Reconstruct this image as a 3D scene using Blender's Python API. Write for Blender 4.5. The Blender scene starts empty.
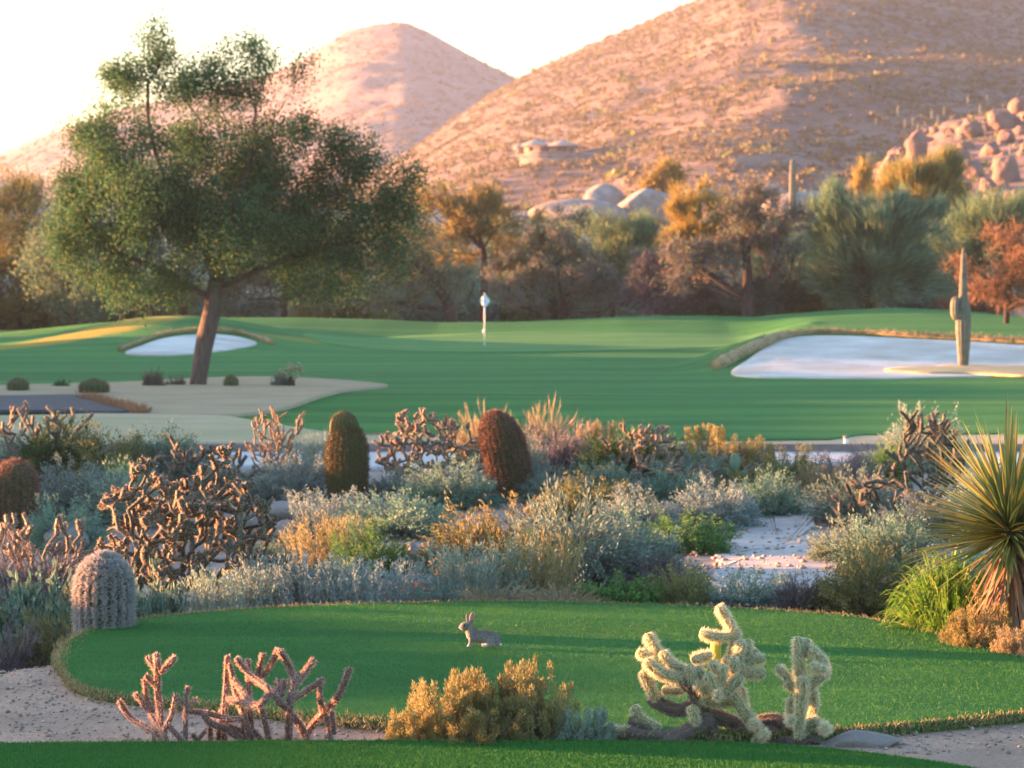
import bpy, bmesh, math, random
import numpy as np
from mathutils import Vector, Matrix
random.seed(7)
RNG = np.random.default_rng(11)
SC = bpy.context.scene
COL = SC.collection
F, YH, ZC = 2904.0, 273.0, 2.84          # focal length in pixels, horizon row, camera height
PI = math.pi

# ------------------------------------------------------------------ small maths
def ss(t):
    t = np.clip(t, 0, 1)
    return t * t * (3 - 2 * t)

def _hash(ix, iy, seed):
    h = np.sin(ix * 127.1 + iy * 311.7 + seed * 74.7) * 43758.5453
    return h - np.floor(h)

def vnoise(x, y, seed=0):
    x = np.asarray(x, float); y = np.asarray(y, float)
    ix, iy = np.floor(x), np.floor(y)
    fx, fy = ss(x - ix), ss(y - iy)
    a = _hash(ix, iy, seed); b = _hash(ix + 1, iy, seed)
    c = _hash(ix, iy + 1, seed); d = _hash(ix + 1, iy + 1, seed)
    return (a * (1 - fx) + b * fx) * (1 - fy) + (c * (1 - fx) + d * fx) * fy - 0.5

def fbm(x, y, seed=0, octs=4):
    r = 0; a = 1.0
    for k in range(octs):
        r = r + a * vnoise(np.asarray(x) * 2**k, np.asarray(y) * 2**k, seed + k * 13)
        a *= 0.5
    return r

def X(px, Y): return (px - 512.0) / F * Y
def Z(py, Y): return ZC - (py - YH) / F * Y
def at(px, py, Y): return np.array([X(px, Y), Y, Z(py, Y)])
def flatY(py, z=0.0): return F * (ZC - z) / (py - YH)

def unit(v):
    return v / np.maximum(np.linalg.norm(v, axis=-1, keepdims=True), 1e-9)

# ------------------------------------------------------------------ meshes
class Geo:
    def __init__(self): self.V = []; self.P = []; self.n = 0
    def add(self, v, *polys):
        v = np.asarray(v, float).reshape(-1, 3)
        for p in polys:
            p = np.asarray(p, int)
            if len(p): self.P.append(p + self.n)
        self.V.append(v); self.n += len(v)
    def merge(self, o):
        for v in [np.concatenate(o.V)] if o.V else []:
            self.add(v, *o.P)
    def mesh(self, name, mat, smooth=False):
        me = bpy.data.meshes.new(name)
        V = np.concatenate(self.V) if self.V else np.zeros((0, 3))
        me.vertices.add(len(V)); me.vertices.foreach_set('co', V.astype(np.float32).ravel())
        loops = np.concatenate([p.ravel() for p in self.P]) if self.P else np.zeros(0, int)
        tot = np.concatenate([np.full(len(p), p.shape[1]) for p in self.P]) if self.P else np.zeros(0, int)
        st = np.concatenate([[0], np.cumsum(tot)[:-1]]) if len(tot) else tot
        me.loops.add(len(loops)); me.loops.foreach_set('vertex_index', loops.astype(np.int32))
        me.polygons.add(len(tot)); me.polygons.foreach_set('loop_start', st.astype(np.int32))
        me.polygons.foreach_set('loop_total', tot.astype(np.int32))
        if smooth: me.polygons.foreach_set('use_smooth', np.ones(len(tot), bool))
        me.update(calc_edges=True); me.validate()
        if mat: me.materials.append(mat)
        return me
    def build(self, name, mat, parent=None, smooth=False):
        o = bpy.data.objects.new(name, self.mesh(name, mat, smooth)); COL.objects.link(o)
        if parent: o.parent = parent
        return o

def tag(o, label=None, cat=None, group=None, kind=None):
    if label: o['label'] = label
    if cat: o['category'] = cat
    if group: o['group'] = group
    if kind: o['kind'] = kind
    return o
def empty(name, loc=(0, 0, 0), label=None, cat=None, group=None):
    o = bpy.data.objects.new(name, None); COL.objects.link(o); o.location = loc
    o.empty_display_size = 0.1
    return tag(o, label, cat, group)
def copy_tree(o, parent=None):
    c = o.copy(); COL.objects.link(c)
    if parent: c.parent = parent
    for ch in list(o.children): copy_tree(ch, c)
    return c

def grid_faces(nr, nc, wrap=False):
    i = np.arange(nr - 1)[:, None]; j = np.arange(nc if wrap else nc - 1)[None, :]
    j2 = (j + 1) % nc
    a = i * nc + j; b = i * nc + j2; c = (i + 1) * nc + j2; d = (i + 1) * nc + j
    return np.stack([a, b, c, d], -1).reshape(-1, 4)

def resample(P, step):
    P = np.asarray(P, float)
    if len(P) > 2:                                     # Catmull-Rom
        Q = np.vstack([2 * P[0] - P[1], P, 2 * P[-1] - P[-2]]); out = []
        for i in range(1, len(Q) - 2):
            p0, p1, p2, p3 = Q[i - 1:i + 3]
            n = max(2, int(np.linalg.norm(p2 - p1) / step))
            t = np.linspace(0, 1, n, endpoint=False)[:, None]
            out.append(0.5 * ((2 * p1) + (p2 - p0) * t + (2 * p0 - 5 * p1 + 4 * p2 - p3) * t**2 + (3 * p1 - p0 - 3 * p2 + p3) * t**3))
        out.append(P[-1:]); return np.vstack(out)
    n = max(2, int(np.linalg.norm(P[1] - P[0]) / step) + 1)
    t = np.linspace(0, 1, n)[:, None]
    return P[0] * (1 - t) + P[1] * t

def frames(P):
    T = np.gradient(P, axis=0); T = unit(T)
    up = np.array([0.13, 0.21, 0.97]); n0 = np.cross(T[0], up)
    if np.linalg.norm(n0) < 0.2: n0 = np.cross(T[0], [1, 0, 0])
    N = [n0 / np.linalg.norm(n0)]
    for i in range(1, len(P)):
        n = N[-1] - T[i] * np.dot(N[-1], T[i]); N.append(n / max(np.linalg.norm(n), 1e-9))
    N = np.array(N); return T, N, np.cross(T, N)

def tube(g, P, R, sides=8, cap=True, mod=None):
    P = np.asarray(P, float); R = np.broadcast_to(np.asarray(R, float), (len(P),))
    T, N, B = frames(P)
    th = np.arange(sides) / sides * 2 * PI
    rr = R[:, None] * np.ones(sides)
    if mod is not None: rr = rr * mod(np.arange(len(P))[:, None], th[None, :])
    ring = P[:, None, :] + rr[..., None] * (np.cos(th)[None, :, None] * N[:, None, :] + np.sin(th)[None, :, None] * B[:, None, :])
    polys = [grid_faces(len(P), sides, True)]
    g.add(ring.reshape(-1, 3), *polys)
    if cap:
        base = g.n - len(P) * sides
        for k, rv in ((0, True), (len(P) - 1, False)):
            ids = base + k * sides + np.arange(sides)
            if rv: ids = ids[::-1]
            g.P.append(ids[None, :])

def box(g, c, s, rz=0.0):
    c = np.array(c); s = np.array(s) / 2
    v = np.array([[x, y, z] for x in (-1, 1) for y in (-1, 1) for z in (-1, 1)]) * s
    ca, sa = math.cos(rz), math.sin(rz)
    v = np.stack([v[:, 0] * ca - v[:, 1] * sa, v[:, 0] * sa + v[:, 1] * ca, v[:, 2]], -1) + c
    g.add(v, [[0, 1, 3, 2], [4, 6, 7, 5], [0, 4, 5, 1], [2, 3, 7, 6], [0, 2, 6, 4], [1, 5, 7, 3]])

def rnd_dir(n, rng=RNG):
    return unit(rng.normal(size=(n, 3)))

def leaves(g, P, D, L, W, rng=RNG, bend=0.0):
    """diamond leaves from P along D"""
    n = len(P); L = np.broadcast_to(L, (n,))[:, None]; W = np.broadcast_to(W, (n,))[:, None]
    D = unit(D); s = unit(np.cross(D, rnd_dir(n, rng)))
    up = np.cross(s, D)
    a = P; c = P + D * L - up * (bend * L)
    m = P + D * L * 0.45 + up * (bend * L * .3)
    V = np.stack([a, m + s * W / 2, c, m - s * W / 2], 1).reshape(-1, 3)
    g.add(V, np.arange(4 * n).reshape(n, 4))

def slivers(g, P, D, L, W, rng=RNG, curve=None):
    """thin twigs: bent two-quad blades"""
    n = len(P); L = np.broadcast_to(L, (n,))[:, None]; W = np.broadcast_to(W, (n,))[:, None]
    D = unit(D); s = unit(np.cross(D, rnd_dir(n, rng)))
    D2 = unit(D + (rng.normal(size=(n, 3)) * 0.35 if curve is None else curve))
    m = P + D * L * 0.5; e = m + D2 * L * 0.5
    V = np.stack([P - s * W / 2, P + s * W / 2, m + s * W * .38, m - s * W * .38, e], 1).reshape(-1, 3)
    i = np.arange(n)[:, None] * 5
    g.add(V, np.hstack([i, i + 1, i + 2, i + 3]))
    g.P.append(np.hstack([i + 3, i + 2, i + 4]) + g.n - len(V))

def spikes(g, P, D, L, W, rng=RNG):
    n = len(P); L = np.broadcast_to(L, (n,))[:, None]
    D = unit(D); s = unit(np.cross(D, rnd_dir(n, rng)))
    V = np.stack([P - s * W / 2, P + s * W / 2, P + D * L], 1).reshape(-1, 3)
    g.add(V, np.arange(3 * n).reshape(n, 3))

# ------------------------------------------------------------------ materials
def newmat(name):
    m = bpy.data.materials.new(name); m.use_nodes = True
    nt = m.node_tree; nt.nodes.clear()
    out = nt.nodes.new('ShaderNodeOutputMaterial')
    return m, nt, out
def N(nt, t, **kw):
    n = nt.nodes.new(t)
    for k, v in kw.items():
        if k in n.inputs: n.inputs[k].default_value = v
        else: setattr(n, k, v)
    return n
def rgba(c): return (c[0], c[1], c[2], 1.0)
def ramp(nt, stops):
    r = nt.nodes.new('ShaderNodeValToRGB'); e = r.color_ramp.elements
    while len(e) < len(stops): e.new(0.5)
    for q, (p, c) in zip(e, stops): q.position = p; q.color = rgba(c)
    return r

def leaf_mat(name, cols, transl=0.35, rough=0.7, obvar=0.25, tcol=None):
    """cols: base colours a plant's leaves vary through (random per leaf)"""
    m, nt, out = newmat(name); L = nt.links.new
    geo = N(nt, 'ShaderNodeNewGeometry'); oi = N(nt, 'ShaderNodeObjectInfo')
    r = ramp(nt, [(i / max(1, len(cols) - 1), c) for i, c in enumerate(cols)])
    L(geo.outputs['Random Per Island'], r.inputs[0])
    mr = N(nt, 'ShaderNodeMapRange'); L(oi.outputs['Random'], mr.inputs[0])
    mr.inputs[3].default_value = 1 - obvar; mr.inputs[4].default_value = 1 + obvar
    hs = N(nt, 'ShaderNodeHueSaturation'); L(r.outputs[0], hs.inputs['Color']); L(mr.outputs[0], hs.inputs['Value'])
    b = N(nt, 'ShaderNodeBsdfPrincipled'); L(hs.outputs[0], b.inputs['Base Color'])
    b.inputs['Roughness'].default_value = rough; b.inputs['Specular IOR Level'].default_value = 0.25
    t = N(nt, 'ShaderNodeBsdfTranslucent')
    if tcol: t.inputs['Color'].default_value = rgba(tcol)
    else: L(hs.outputs[0], t.inputs['Color'])
    mx = N(nt, 'ShaderNodeMixShader'); mx.inputs[0].default_value = transl
    L(b.outputs[0], mx.inputs[1]); L(t.outputs[0], mx.inputs[2]); L(mx.outputs[0], out.inputs[0])
    return m

def solid_mat(name, c1, c2, scale=8.0, rough=0.8, bump=0.3, bscale=None, detail=6, c3=None, stretch=(1, 1, 1), dist=0.02, spec=0.3, coord='Object', extra=None):
    m, nt, out = newmat(name); L = nt.links.new
    tc = N(nt, 'ShaderNodeTexCoord'); mp = N(nt, 'ShaderNodeMapping'); mp.inputs['Scale'].default_value = stretch
    L(tc.outputs[coord], mp.inputs[0])
    nz = N(nt, 'ShaderNodeTexNoise', Scale=scale, Detail=detail, Roughness=0.6); L(mp.outputs[0], nz.inputs['Vector'])
    stops = [(0.3, c1), (0.7, c2)] if c3 is None else [(0.28, c1), (0.5, c2), (0.72, c3)]
    r = ramp(nt, stops); L(nz.outputs['Fac'], r.inputs[0])
    colout = r.outputs[0]
    if extra:                                           # second, large scale tint: (scale, colour, amount)
        n2 = N(nt, 'ShaderNodeTexNoise', Scale=extra[0], Detail=4); L(mp.outputs[0], n2.inputs['Vector'])
        r2 = ramp(nt, [(0.42, (0, 0, 0)), (0.62, (extra[2],) * 3)]); L(n2.outputs['Fac'], r2.inputs[0])
        mx = N(nt, 'ShaderNodeMix'); mx.data_type = 'RGBA'
        L(r2.outputs[0], mx.inputs['Factor']); L(colout, mx.inputs[6]); mx.inputs[7].default_value = rgba(extra[1])
        colout = mx.outputs[2]
    b = N(nt, 'ShaderNodeBsdfPrincipled'); L(colout, b.inputs['Base Color'])
    b.inputs['Roughness'].default_value = rough; b.inputs['Specular IOR Level'].default_value = spec
    if bump:
        n3 = N(nt, 'ShaderNodeTexNoise', Scale=bscale or scale * 3, Detail=8, Roughness=0.65); L(tc.outputs[coord], n3.inputs['Vector'])
        bp = N(nt, 'ShaderNodeBump', Strength=bump, Distance=dist); L(n3.outputs['Fac'], bp.inputs['Height'])
        L(bp.outputs[0], b.inputs['Normal'])
    L(b.outputs[0], out.inputs[0])
    return m

M = {}
M['desert'] = solid_mat('desert_gravel', (.20, .145, .115), (.36, .27, .225), 6, .95, .6, 60, c3=(.44, .34, .29), dist=.02, extra=(.35, (.25, .19, .15), .6))
M['stones'] = leaf_mat('loose_stones', [(.20, .14, .11), (.34, .25, .20), (.45, .35, .28), (.28, .22, .19)], 0, .9, obvar=0)
M['wash'] = solid_mat('pale_gravel', (.40, .34, .30), (.56, .49, .45), 5, .95, .6, 50, dist=.02)
M['mound'] = solid_mat('tan_gravel', (.33, .205, .14), (.49, .32, .225), 30, .95, 1.0, 70, c3=(.60, .44, .35), dist=.02, extra=(1.2, (.24, .17, .13), .5))
def turf_mat(name, c1, c2, c3, stripe, patch=None):
    m, nt, out = newmat(name); L = nt.links.new
    tc = N(nt, 'ShaderNodeTexCoord'); mp = N(nt, 'ShaderNodeMapping'); mp.inputs['Scale'].default_value = stripe
    L(tc.outputs['Object'], mp.inputs[0])
    nz = N(nt, 'ShaderNodeTexNoise', Scale=1.0, Detail=5, Roughness=.55); L(mp.outputs[0], nz.inputs['Vector'])
    n2 = N(nt, 'ShaderNodeTexNoise', Scale=14.0, Detail=6, Roughness=.7); L(tc.outputs['Object'], n2.inputs['Vector'])
    wv = N(nt, 'ShaderNodeTexWave', Scale=.11, Distortion=2.2); wv.inputs['Detail'].default_value = 2; wv.bands_direction = 'Y'; L(tc.outputs['Object'], wv.inputs['Vector'])
    n4 = N(nt, 'ShaderNodeTexNoise', Scale=2.2, Detail=5, Roughness=.7); L(tc.outputs['Object'], n4.inputs['Vector'])
    a0 = N(nt, 'ShaderNodeMath', operation='MULTIPLY_ADD'); L(wv.outputs['Fac'], a0.inputs[0]); a0.inputs[1].default_value = .16; L(nz.outputs['Fac'], a0.inputs[2])
    a1 = N(nt, 'ShaderNodeMath', operation='MULTIPLY_ADD'); L(n4.outputs['Fac'], a1.inputs[0]); a1.inputs[1].default_value = .30; L(a0.outputs[0], a1.inputs[2])
    ad = N(nt, 'ShaderNodeMath', operation='MULTIPLY_ADD'); L(n2.outputs['Fac'], ad.inputs[0]); ad.inputs[1].default_value = .30
    L(a1.outputs[0], ad.inputs[2])
    r = ramp(nt, [(.62, c1), (.88, c2), (1.0, c3)]); L(ad.outputs[0], r.inputs[0])
    # worn, yellower spots
    n5 = N(nt, 'ShaderNodeTexNoise', Scale=.9, Detail=6, Roughness=.7); L(tc.outputs['Object'], n5.inputs['Vector'])
    r5 = ramp(nt, [(.55, (0, 0, 0)), (.75, (.55, .55, .55))]); L(n5.outputs['Fac'], r5.inputs[0])
    m5 = N(nt, 'ShaderNodeMix'); m5.data_type = 'RGBA'; L(r5.outputs[0], m5.inputs['Factor']); L(r.outputs[0], m5.inputs[6]); m5.inputs[7].default_value = (c3[0] * 1.7, c3[1] * .95, c3[2] * .9, 1)
    cout = m5.outputs[2]
    for (cx, cy, ang, a, b_, colr) in (patch or []):    # yellow sunlight painted into the turf colour, with soft, ragged borders
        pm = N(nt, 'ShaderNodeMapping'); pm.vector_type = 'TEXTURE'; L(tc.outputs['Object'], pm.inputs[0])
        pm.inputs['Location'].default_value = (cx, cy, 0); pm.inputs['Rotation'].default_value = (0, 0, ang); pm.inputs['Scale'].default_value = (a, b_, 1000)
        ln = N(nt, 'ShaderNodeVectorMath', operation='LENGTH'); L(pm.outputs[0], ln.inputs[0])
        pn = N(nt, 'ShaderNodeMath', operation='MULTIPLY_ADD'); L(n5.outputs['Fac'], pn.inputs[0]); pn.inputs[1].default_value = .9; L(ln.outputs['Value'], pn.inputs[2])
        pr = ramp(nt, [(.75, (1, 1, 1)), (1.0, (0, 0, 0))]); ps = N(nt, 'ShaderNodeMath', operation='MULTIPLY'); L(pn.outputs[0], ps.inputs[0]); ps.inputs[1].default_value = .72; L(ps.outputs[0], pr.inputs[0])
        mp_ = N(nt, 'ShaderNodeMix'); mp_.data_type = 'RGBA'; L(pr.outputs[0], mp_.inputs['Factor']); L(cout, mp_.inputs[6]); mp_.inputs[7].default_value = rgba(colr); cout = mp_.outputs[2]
    b = N(nt, 'ShaderNodeBsdfPrincipled', Roughness=.85); L(cout, b.inputs['Base Color'])
    b.inputs['Specular IOR Level'].default_value = .15
    n3 = N(nt, 'ShaderNodeTexNoise', Scale=90.0, Detail=4); L(tc.outputs['Object'], n3.inputs['Vector'])
    bp = N(nt, 'ShaderNodeBump', Strength=.9, Distance=.035); L(n3.outputs['Fac'], bp.inputs['Height']); L(bp.outputs[0], b.inputs['Normal'])
    L(b.outputs[0], out.inputs[0]); return m
M['fairway'] = turf_mat('mown_fairway', (.020, .125, .028), (.030, .175, .036), (.055, .215, .045), (.05, .30, 1), [(-16.6, 104, math.radians(62), 11.5, 2.3, (.34, .27, .035)), (-7.2, 107.5, math.radians(10), 2.6, 1.2, (.22, .22, .04))])  # gold ellipses: low sun painted on the left mound and beside its bunker
M['green'] = turf_mat('putting_turf', (.05, .18, .05), (.07, .22, .06), (.10, .25, .065), (.06, .35, 1))
M['tee'] = turf_mat('tee_turf', (.014, .105, .022), (.022, .145, .028), (.042, .18, .034), (.25, 1.1, 1))
M['blade'] = leaf_mat('grass_blades', [(.016, .115, .018), (.027, .165, .024), (.045, .205, .032), (.085, .21, .042)], .25, obvar=0)
M['dryblade'] = leaf_mat('dry_grass_blades', [(.30, .22, .11), (.38, .29, .16), (.22, .20, .08), (.12, .16, .05)], .3, obvar=0)
M['dormant'] = solid_mat('dormant_turf', (.30, .25, .14), (.40, .33, .20), 3, .95, .4, 60, c3=(.44, .37, .23), stretch=(.3, 1, 1), extra=(.25, (.22, .24, .10), .5))
M['yellowturf'] = solid_mat('yellowing_turf', (.16, .19, .04), (.33, .25, .05), 1.2, .95, .4, 50, c3=(.40, .29, .07), stretch=(.5, .5, 1))
M['islandbed'] = solid_mat('brown_bed_turf', (.27, .20, .11), (.34, .265, .16), 2, .95, .4, 50, c3=(.38, .29, .18), stretch=(.3, 1, 1))
M['sand'] = solid_mat('bunker_sand', (.44, .41, .36), (.60, .58, .54), .9, .95, .9, 7, c3=(.68, .66, .61), stretch=(.9, 1.1, 1), dist=.06, extra=(.33, (.40, .35, .29), .65))
M['lip'] = solid_mat('dry_lip_turf', (.30, .21, .11), (.42, .31, .17), 2.5, .95, .8, 30, c3=(.20, .17, .07), dist=.05)
M['asphalt'] = solid_mat('asphalt', (.05, .05, .055), (.08, .08, .085), 6, .85, .4, 80)
M['concrete'] = solid_mat('concrete_path', (.42, .41, .40), (.52, .51, .50), 2, .85, .2, 40)
M['kerb'] = solid_mat('stone_kerb', (.16, .12, .11), (.24, .18, .16), 4, .9, .4, 30)
M['rock'] = solid_mat('grey_granite', (.17, .155, .15), (.29, .265, .25), 1.4, .9, .9, 5, c3=(.38, .34, .32), dist=.12, detail=8, extra=(.5, (.20, .15, .12), .7))
M['pinkrock'] = solid_mat('pink_granite', (.14, .09, .08), (.21, .14, .12), .8, .9, .9, 3, c3=(.27, .185, .16), dist=.2, detail=8, extra=(.4, (.20, .14, .11), .7))
M['bark'] = solid_mat('grey_brown_bark', (.065, .05, .045), (.15, .115, .10), 9, .95, .9, 14, stretch=(1, 1, .25), dist=.05)
M['darkbark'] = solid_mat('dark_bark', (.025, .020, .02), (.075, .055, .048), 7, .95, .8, 12, stretch=(1, 1, .3), dist=.04)
M['pvbark'] = solid_mat('green_bark', (.10, .11, .05), (.17, .17, .08), 5, .8, .5, 12, stretch=(1, 1, .3))
M['leaf_iron'] = leaf_mat('ironwood_leaves', [(.022, .078, .045), (.035, .105, .052), (.05, .13, .056), (.08, .145, .05)], .45)
M['leaf_olive'] = leaf_mat('olive_tree_leaves', [(.09, .145, .065), (.13, .19, .08), (.18, .215, .09), (.25, .22, .085)], .45)
M['leaf_pv'] = leaf_mat('paloverde_twigs', [(.085, .17, .105), (.125, .225, .135), (.17, .255, .14), (.23, .26, .11)], .4)
M['leaf_teal'] = leaf_mat('grey_green_leaves', [(.085, .165, .125), (.125, .22, .165), (.17, .26, .19)], .4)
M['leaf_gold'] = leaf_mat('golden_twigs', [(.36, .24, .05), (.44, .30, .07), (.30, .25, .07), (.20, .21, .07)], .45)
M['leaf_rust'] = leaf_mat('rusty_leaves', [(.20, .13, .05), (.24, .155, .065), (.15, .13, .06), (.14, .14, .065)], .45)
M['twig_red'] = leaf_mat('reddish_twigs', [(.13, .12, .11), (.18, .165, .15), (.24, .205, .18)], .2)
M['twig_dark'] = leaf_mat('dark_twigs', [(.08, .075, .085), (.12, .11, .12), (.17, .15, .15)], .15)
# shrubs
M['sage'] = leaf_mat('silver_sage_leaves', [(.14, .205, .165), (.185, .26, .21), (.23, .305, .245), (.28, .34, .26)], .3)
M['bluesage'] = leaf_mat('blue_grey_leaves', [(.135, .19, .18), (.18, .24, .225), (.22, .285, .265), (.27, .32, .29)], .3)
M['teal'] = leaf_mat('blue_green_leaves', [(.085, .17, .125), (.125, .225, .165), (.165, .27, .20), (.22, .31, .22)], .3)
M['olive'] = leaf_mat('olive_leaves', [(.10, .12, .045), (.15, .165, .06), (.19, .20, .075), (.25, .22, .10)], .35)
M['green'+'leaf'] = leaf_mat('fresh_green_leaves', [(.05, .13, .035), (.075, .185, .045), (.10, .23, .055), (.16, .26, .08)], .4)
M['lime'] = leaf_mat('lime_leaves', [(.06, .17, .02), (.10, .24, .03), (.16, .29, .04), (.26, .32, .07)], .45)
M['straw'] = leaf_mat('straw_twigs', [(.24, .18, .10), (.32, .25, .14), (.38, .31, .19), (.28, .25, .13)], .35)
M['hillbrush'] = leaf_mat('hillside_scrub_leaves', [(.11, .085, .055), (.15, .12, .075), (.19, .15, .09), (.13, .125, .07)], .25)
M['goldbush'] = leaf_mat('golden_bush_leaves', [(.24, .19, .07), (.31, .25, .09), (.27, .25, .11), (.19, .20, .10)], .4)
M['purple'] = leaf_mat('purple_grey_twigs', [(.12, .105, .115), (.17, .15, .155), (.22, .20, .20)], .2)
M['darkgreen'] = leaf_mat('dark_green_leaves', [(.03, .075, .03), (.05, .105, .04), (.075, .135, .05)], .35)
M['stem'] = leaf_mat('brown_stems', [(.09, .065, .05), (.14, .10, .08), (.18, .14, .11)], .0)
M['palestem'] = leaf_mat('pale_stems', [(.22, .19, .16), (.30, .26, .22)], .0)
# cacti
def cactus_mat(name, c1, c2, scale=20, rough=.65): return solid_mat(name, c1, c2, scale, rough, .4, scale * 3, dist=.004)
M['barrel'] = cactus_mat('barrel_skin', (.045, .07, .025), (.075, .10, .035))
M['barrelspine'] = leaf_mat('red_barrel_spines', [(.15, .065, .05), (.20, .095, .07), (.28, .16, .125), (.11, .06, .04)], .2)
M['brownspine'] = leaf_mat('brown_barrel_spines', [(.12, .08, .04), (.18, .12, .06), (.22, .16, .09)], .2)
M['greyspine'] = leaf_mat('grey_barrel_spines', [(.34, .33, .34), (.44, .42, .42), (.50, .47, .45), (.28, .25, .25)], .3)
M['cholla'] = cactus_mat('cholla_skin', (.10, .095, .07), (.17, .155, .12), 30)
M['darkcholla'] = cactus_mat('dark_cholla_skin', (.05, .06, .045), (.09, .095, .07), 30)
M['staghorn'] = cactus_mat('staghorn_skin', (.13, .07, .06), (.20, .11, .095), 40)
M['stagspine'] = leaf_mat('staghorn_spines', [(.50, .33, .27), (.58, .42, .35), (.62, .50, .43)], .4, obvar=.1)
M['chollaspine'] = leaf_mat('cholla_spines', [(.42, .30, .21), (.52, .40, .30), (.46, .30, .20)], .4, obvar=.1)
M['teddy'] = cactus_mat('teddy_skin', (.18, .20, .10), (.27, .28, .16), 30)
M['teddyold'] = cactus_mat('old_teddy_skin', (.10, .075, .065), (.18, .14, .12), 30)
M['teddyspine'] = leaf_mat('pale_gold_spines', [(.74, .66, .42), (.80, .75, .54), (.82, .79, .64), (.70, .60, .34)], .6, obvar=0)
M['oldspine'] = leaf_mat('grey_old_spines', [(.26, .22, .19), (.34, .29, .26), (.22, .17, .14)], .3, obvar=0)
M['backlit_joint'] = cactus_mat('backlit_joint_skin', (.42, .40, .04), (.52, .46, .06), 20)  # yellow-green colour imitates light glowing through a backlit joint
M['saguaro'] = cactus_mat('saguaro_skin', (.10, .115, .085), (.21, .205, .155), 5)
M['sagspine'] = leaf_mat('saguaro_spines', [(.28, .24, .20), (.42, .37, .32), (.16, .13, .11)], .3)
M['pad'] = cactus_mat('prickly_pear_pad', (.10, .18, .12), (.15, .24, .16), 14)
M['yucca'] = leaf_mat('yucca_blades', [(.08, .14, .05), (.12, .19, .065), (.18, .23, .075), (.30, .26, .085)], .18, .45, 0)
M['deadfrond'] = leaf_mat('dead_yucca_fronds', [(.17, .10, .065), (.24, .16, .10), (.30, .21, .14)], .15, .8, 0)
M['white'] = solid_mat('white_paint', (.78, .78, .78), (.82, .82, .82), 5, .4, 0)
M['bluecloth'] = solid_mat('blue_cloth', (.06, .12, .40), (.08, .15, .45), 5, .8, 0)
M['stucco'] = solid_mat('pale_stucco', (.26, .20, .18), (.32, .25, .22), 1, .9, .2, 5)
M['rooftile'] = solid_mat('pale_roof_tile', (.34, .27, .25), (.42, .34, .31), 2, .85, .3, 8)
M['darkglass'] = solid_mat('dark_window', (.05, .045, .05), (.07, .06, .065), 2, .2, 0)
M['deadbrush'] = leaf_mat('dead_orange_brush', [(.30, .15, .08), (.36, .20, .11), (.26, .15, .09)], .3)
# ------------------------------------------------------------------ terrain
TEE_PX = [(61, 655), (70, 640), (90, 630), (130, 620), (190, 613), (260, 608), (330, 604.5), (430, 602), (520, 601), (610, 603), (700, 606), (780, 610),
          (850, 616), (900, 625), (950, 636.5), (1000, 651), (1060, 668), (1120, 690), (1100, 703), (1024, 712), (960, 719), (880, 726), (800, 731),
          (700, 733), (600, 731), (500, 727), (400, 721), (330, 716), (250, 708), (170, 700), (110, 693), (75, 683), (63, 668)]
def closed_smooth(P, n):
    P = np.asarray(P, float); Q = np.vstack([P[-1:], P, P[:2]])
    out = []
    m = max(2, n // len(P))
    for i in range(1, len(Q) - 2):
        p0, p1, p2, p3 = Q[i - 1:i + 3]; t = np.linspace(0, 1, m, endpoint=False)[:, None]
        out.append(0.5 * (2 * p1 + (p2 - p0) * t + (2 * p0 - 5 * p1 + 4 * p2 - p3) * t**2 + (3 * p1 - p0 - 3 * p2 + p3) * t**3))
    return np.vstack(out)
def px2xy(pts, z=0.0):
    pts = np.asarray(pts, float); Y = flatY(pts[:, 1], z)
    return np.stack([X(pts[:, 0], Y), Y], -1)
TEE = closed_smooth(px2xy(TEE_PX), 330)
_far = TEE_PX[1:18]
_fxy = px2xy(_far)
def tee_back(x):
    return np.interp(x, _fxy[:, 0], _fxy[:, 1], left=21.0, right=20.4)

def mound(x, Y, cx, cy, h, wx, wy): return h * np.exp(-((x - cx) / wx)**2 - ((Y - cy) / wy)**2)
RIDGE_PX = np.array([-300, 0, 100, 200, 300, 380, 440, 520, 570, 620, 700, 760, 800, 850, 900, 960, 1024, 1100, 1400.])
RIDGE_PY = np.array([338, 334, 324, 319, 319, 321, 324, 323, 321, 318, 317, 318.5, 315.5, 311.5, 309.5, 312, 318, 319, 318.])
RIDGE_X = X(RIDGE_PX, 128.); RIDGE_Z = Z(RIDGE_PY, 128.)
SHADE_BERM_Y = [10, 16, 22, 27, 32, 38, 42, 68, 90, 97, 106.5, 108, 112, 113, 114.2, 114.5, 116.0, 116.4, 130.8, 131.2, 134.8, 135.2, 142, 151, 200, 230, 300, 400]
SHADE_BERM_H = [.6, 1.25, 1.65, 1.75, 1.35, 1.2, 1.45, 2.1, 2.6, 3.6, 3.5, .3, .3, 3.2, 3.2, .5, .5, 3.4, 3.4, .6, .6, 3.5, 4.2, 4.6, 7, 5, 2, 0]
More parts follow.
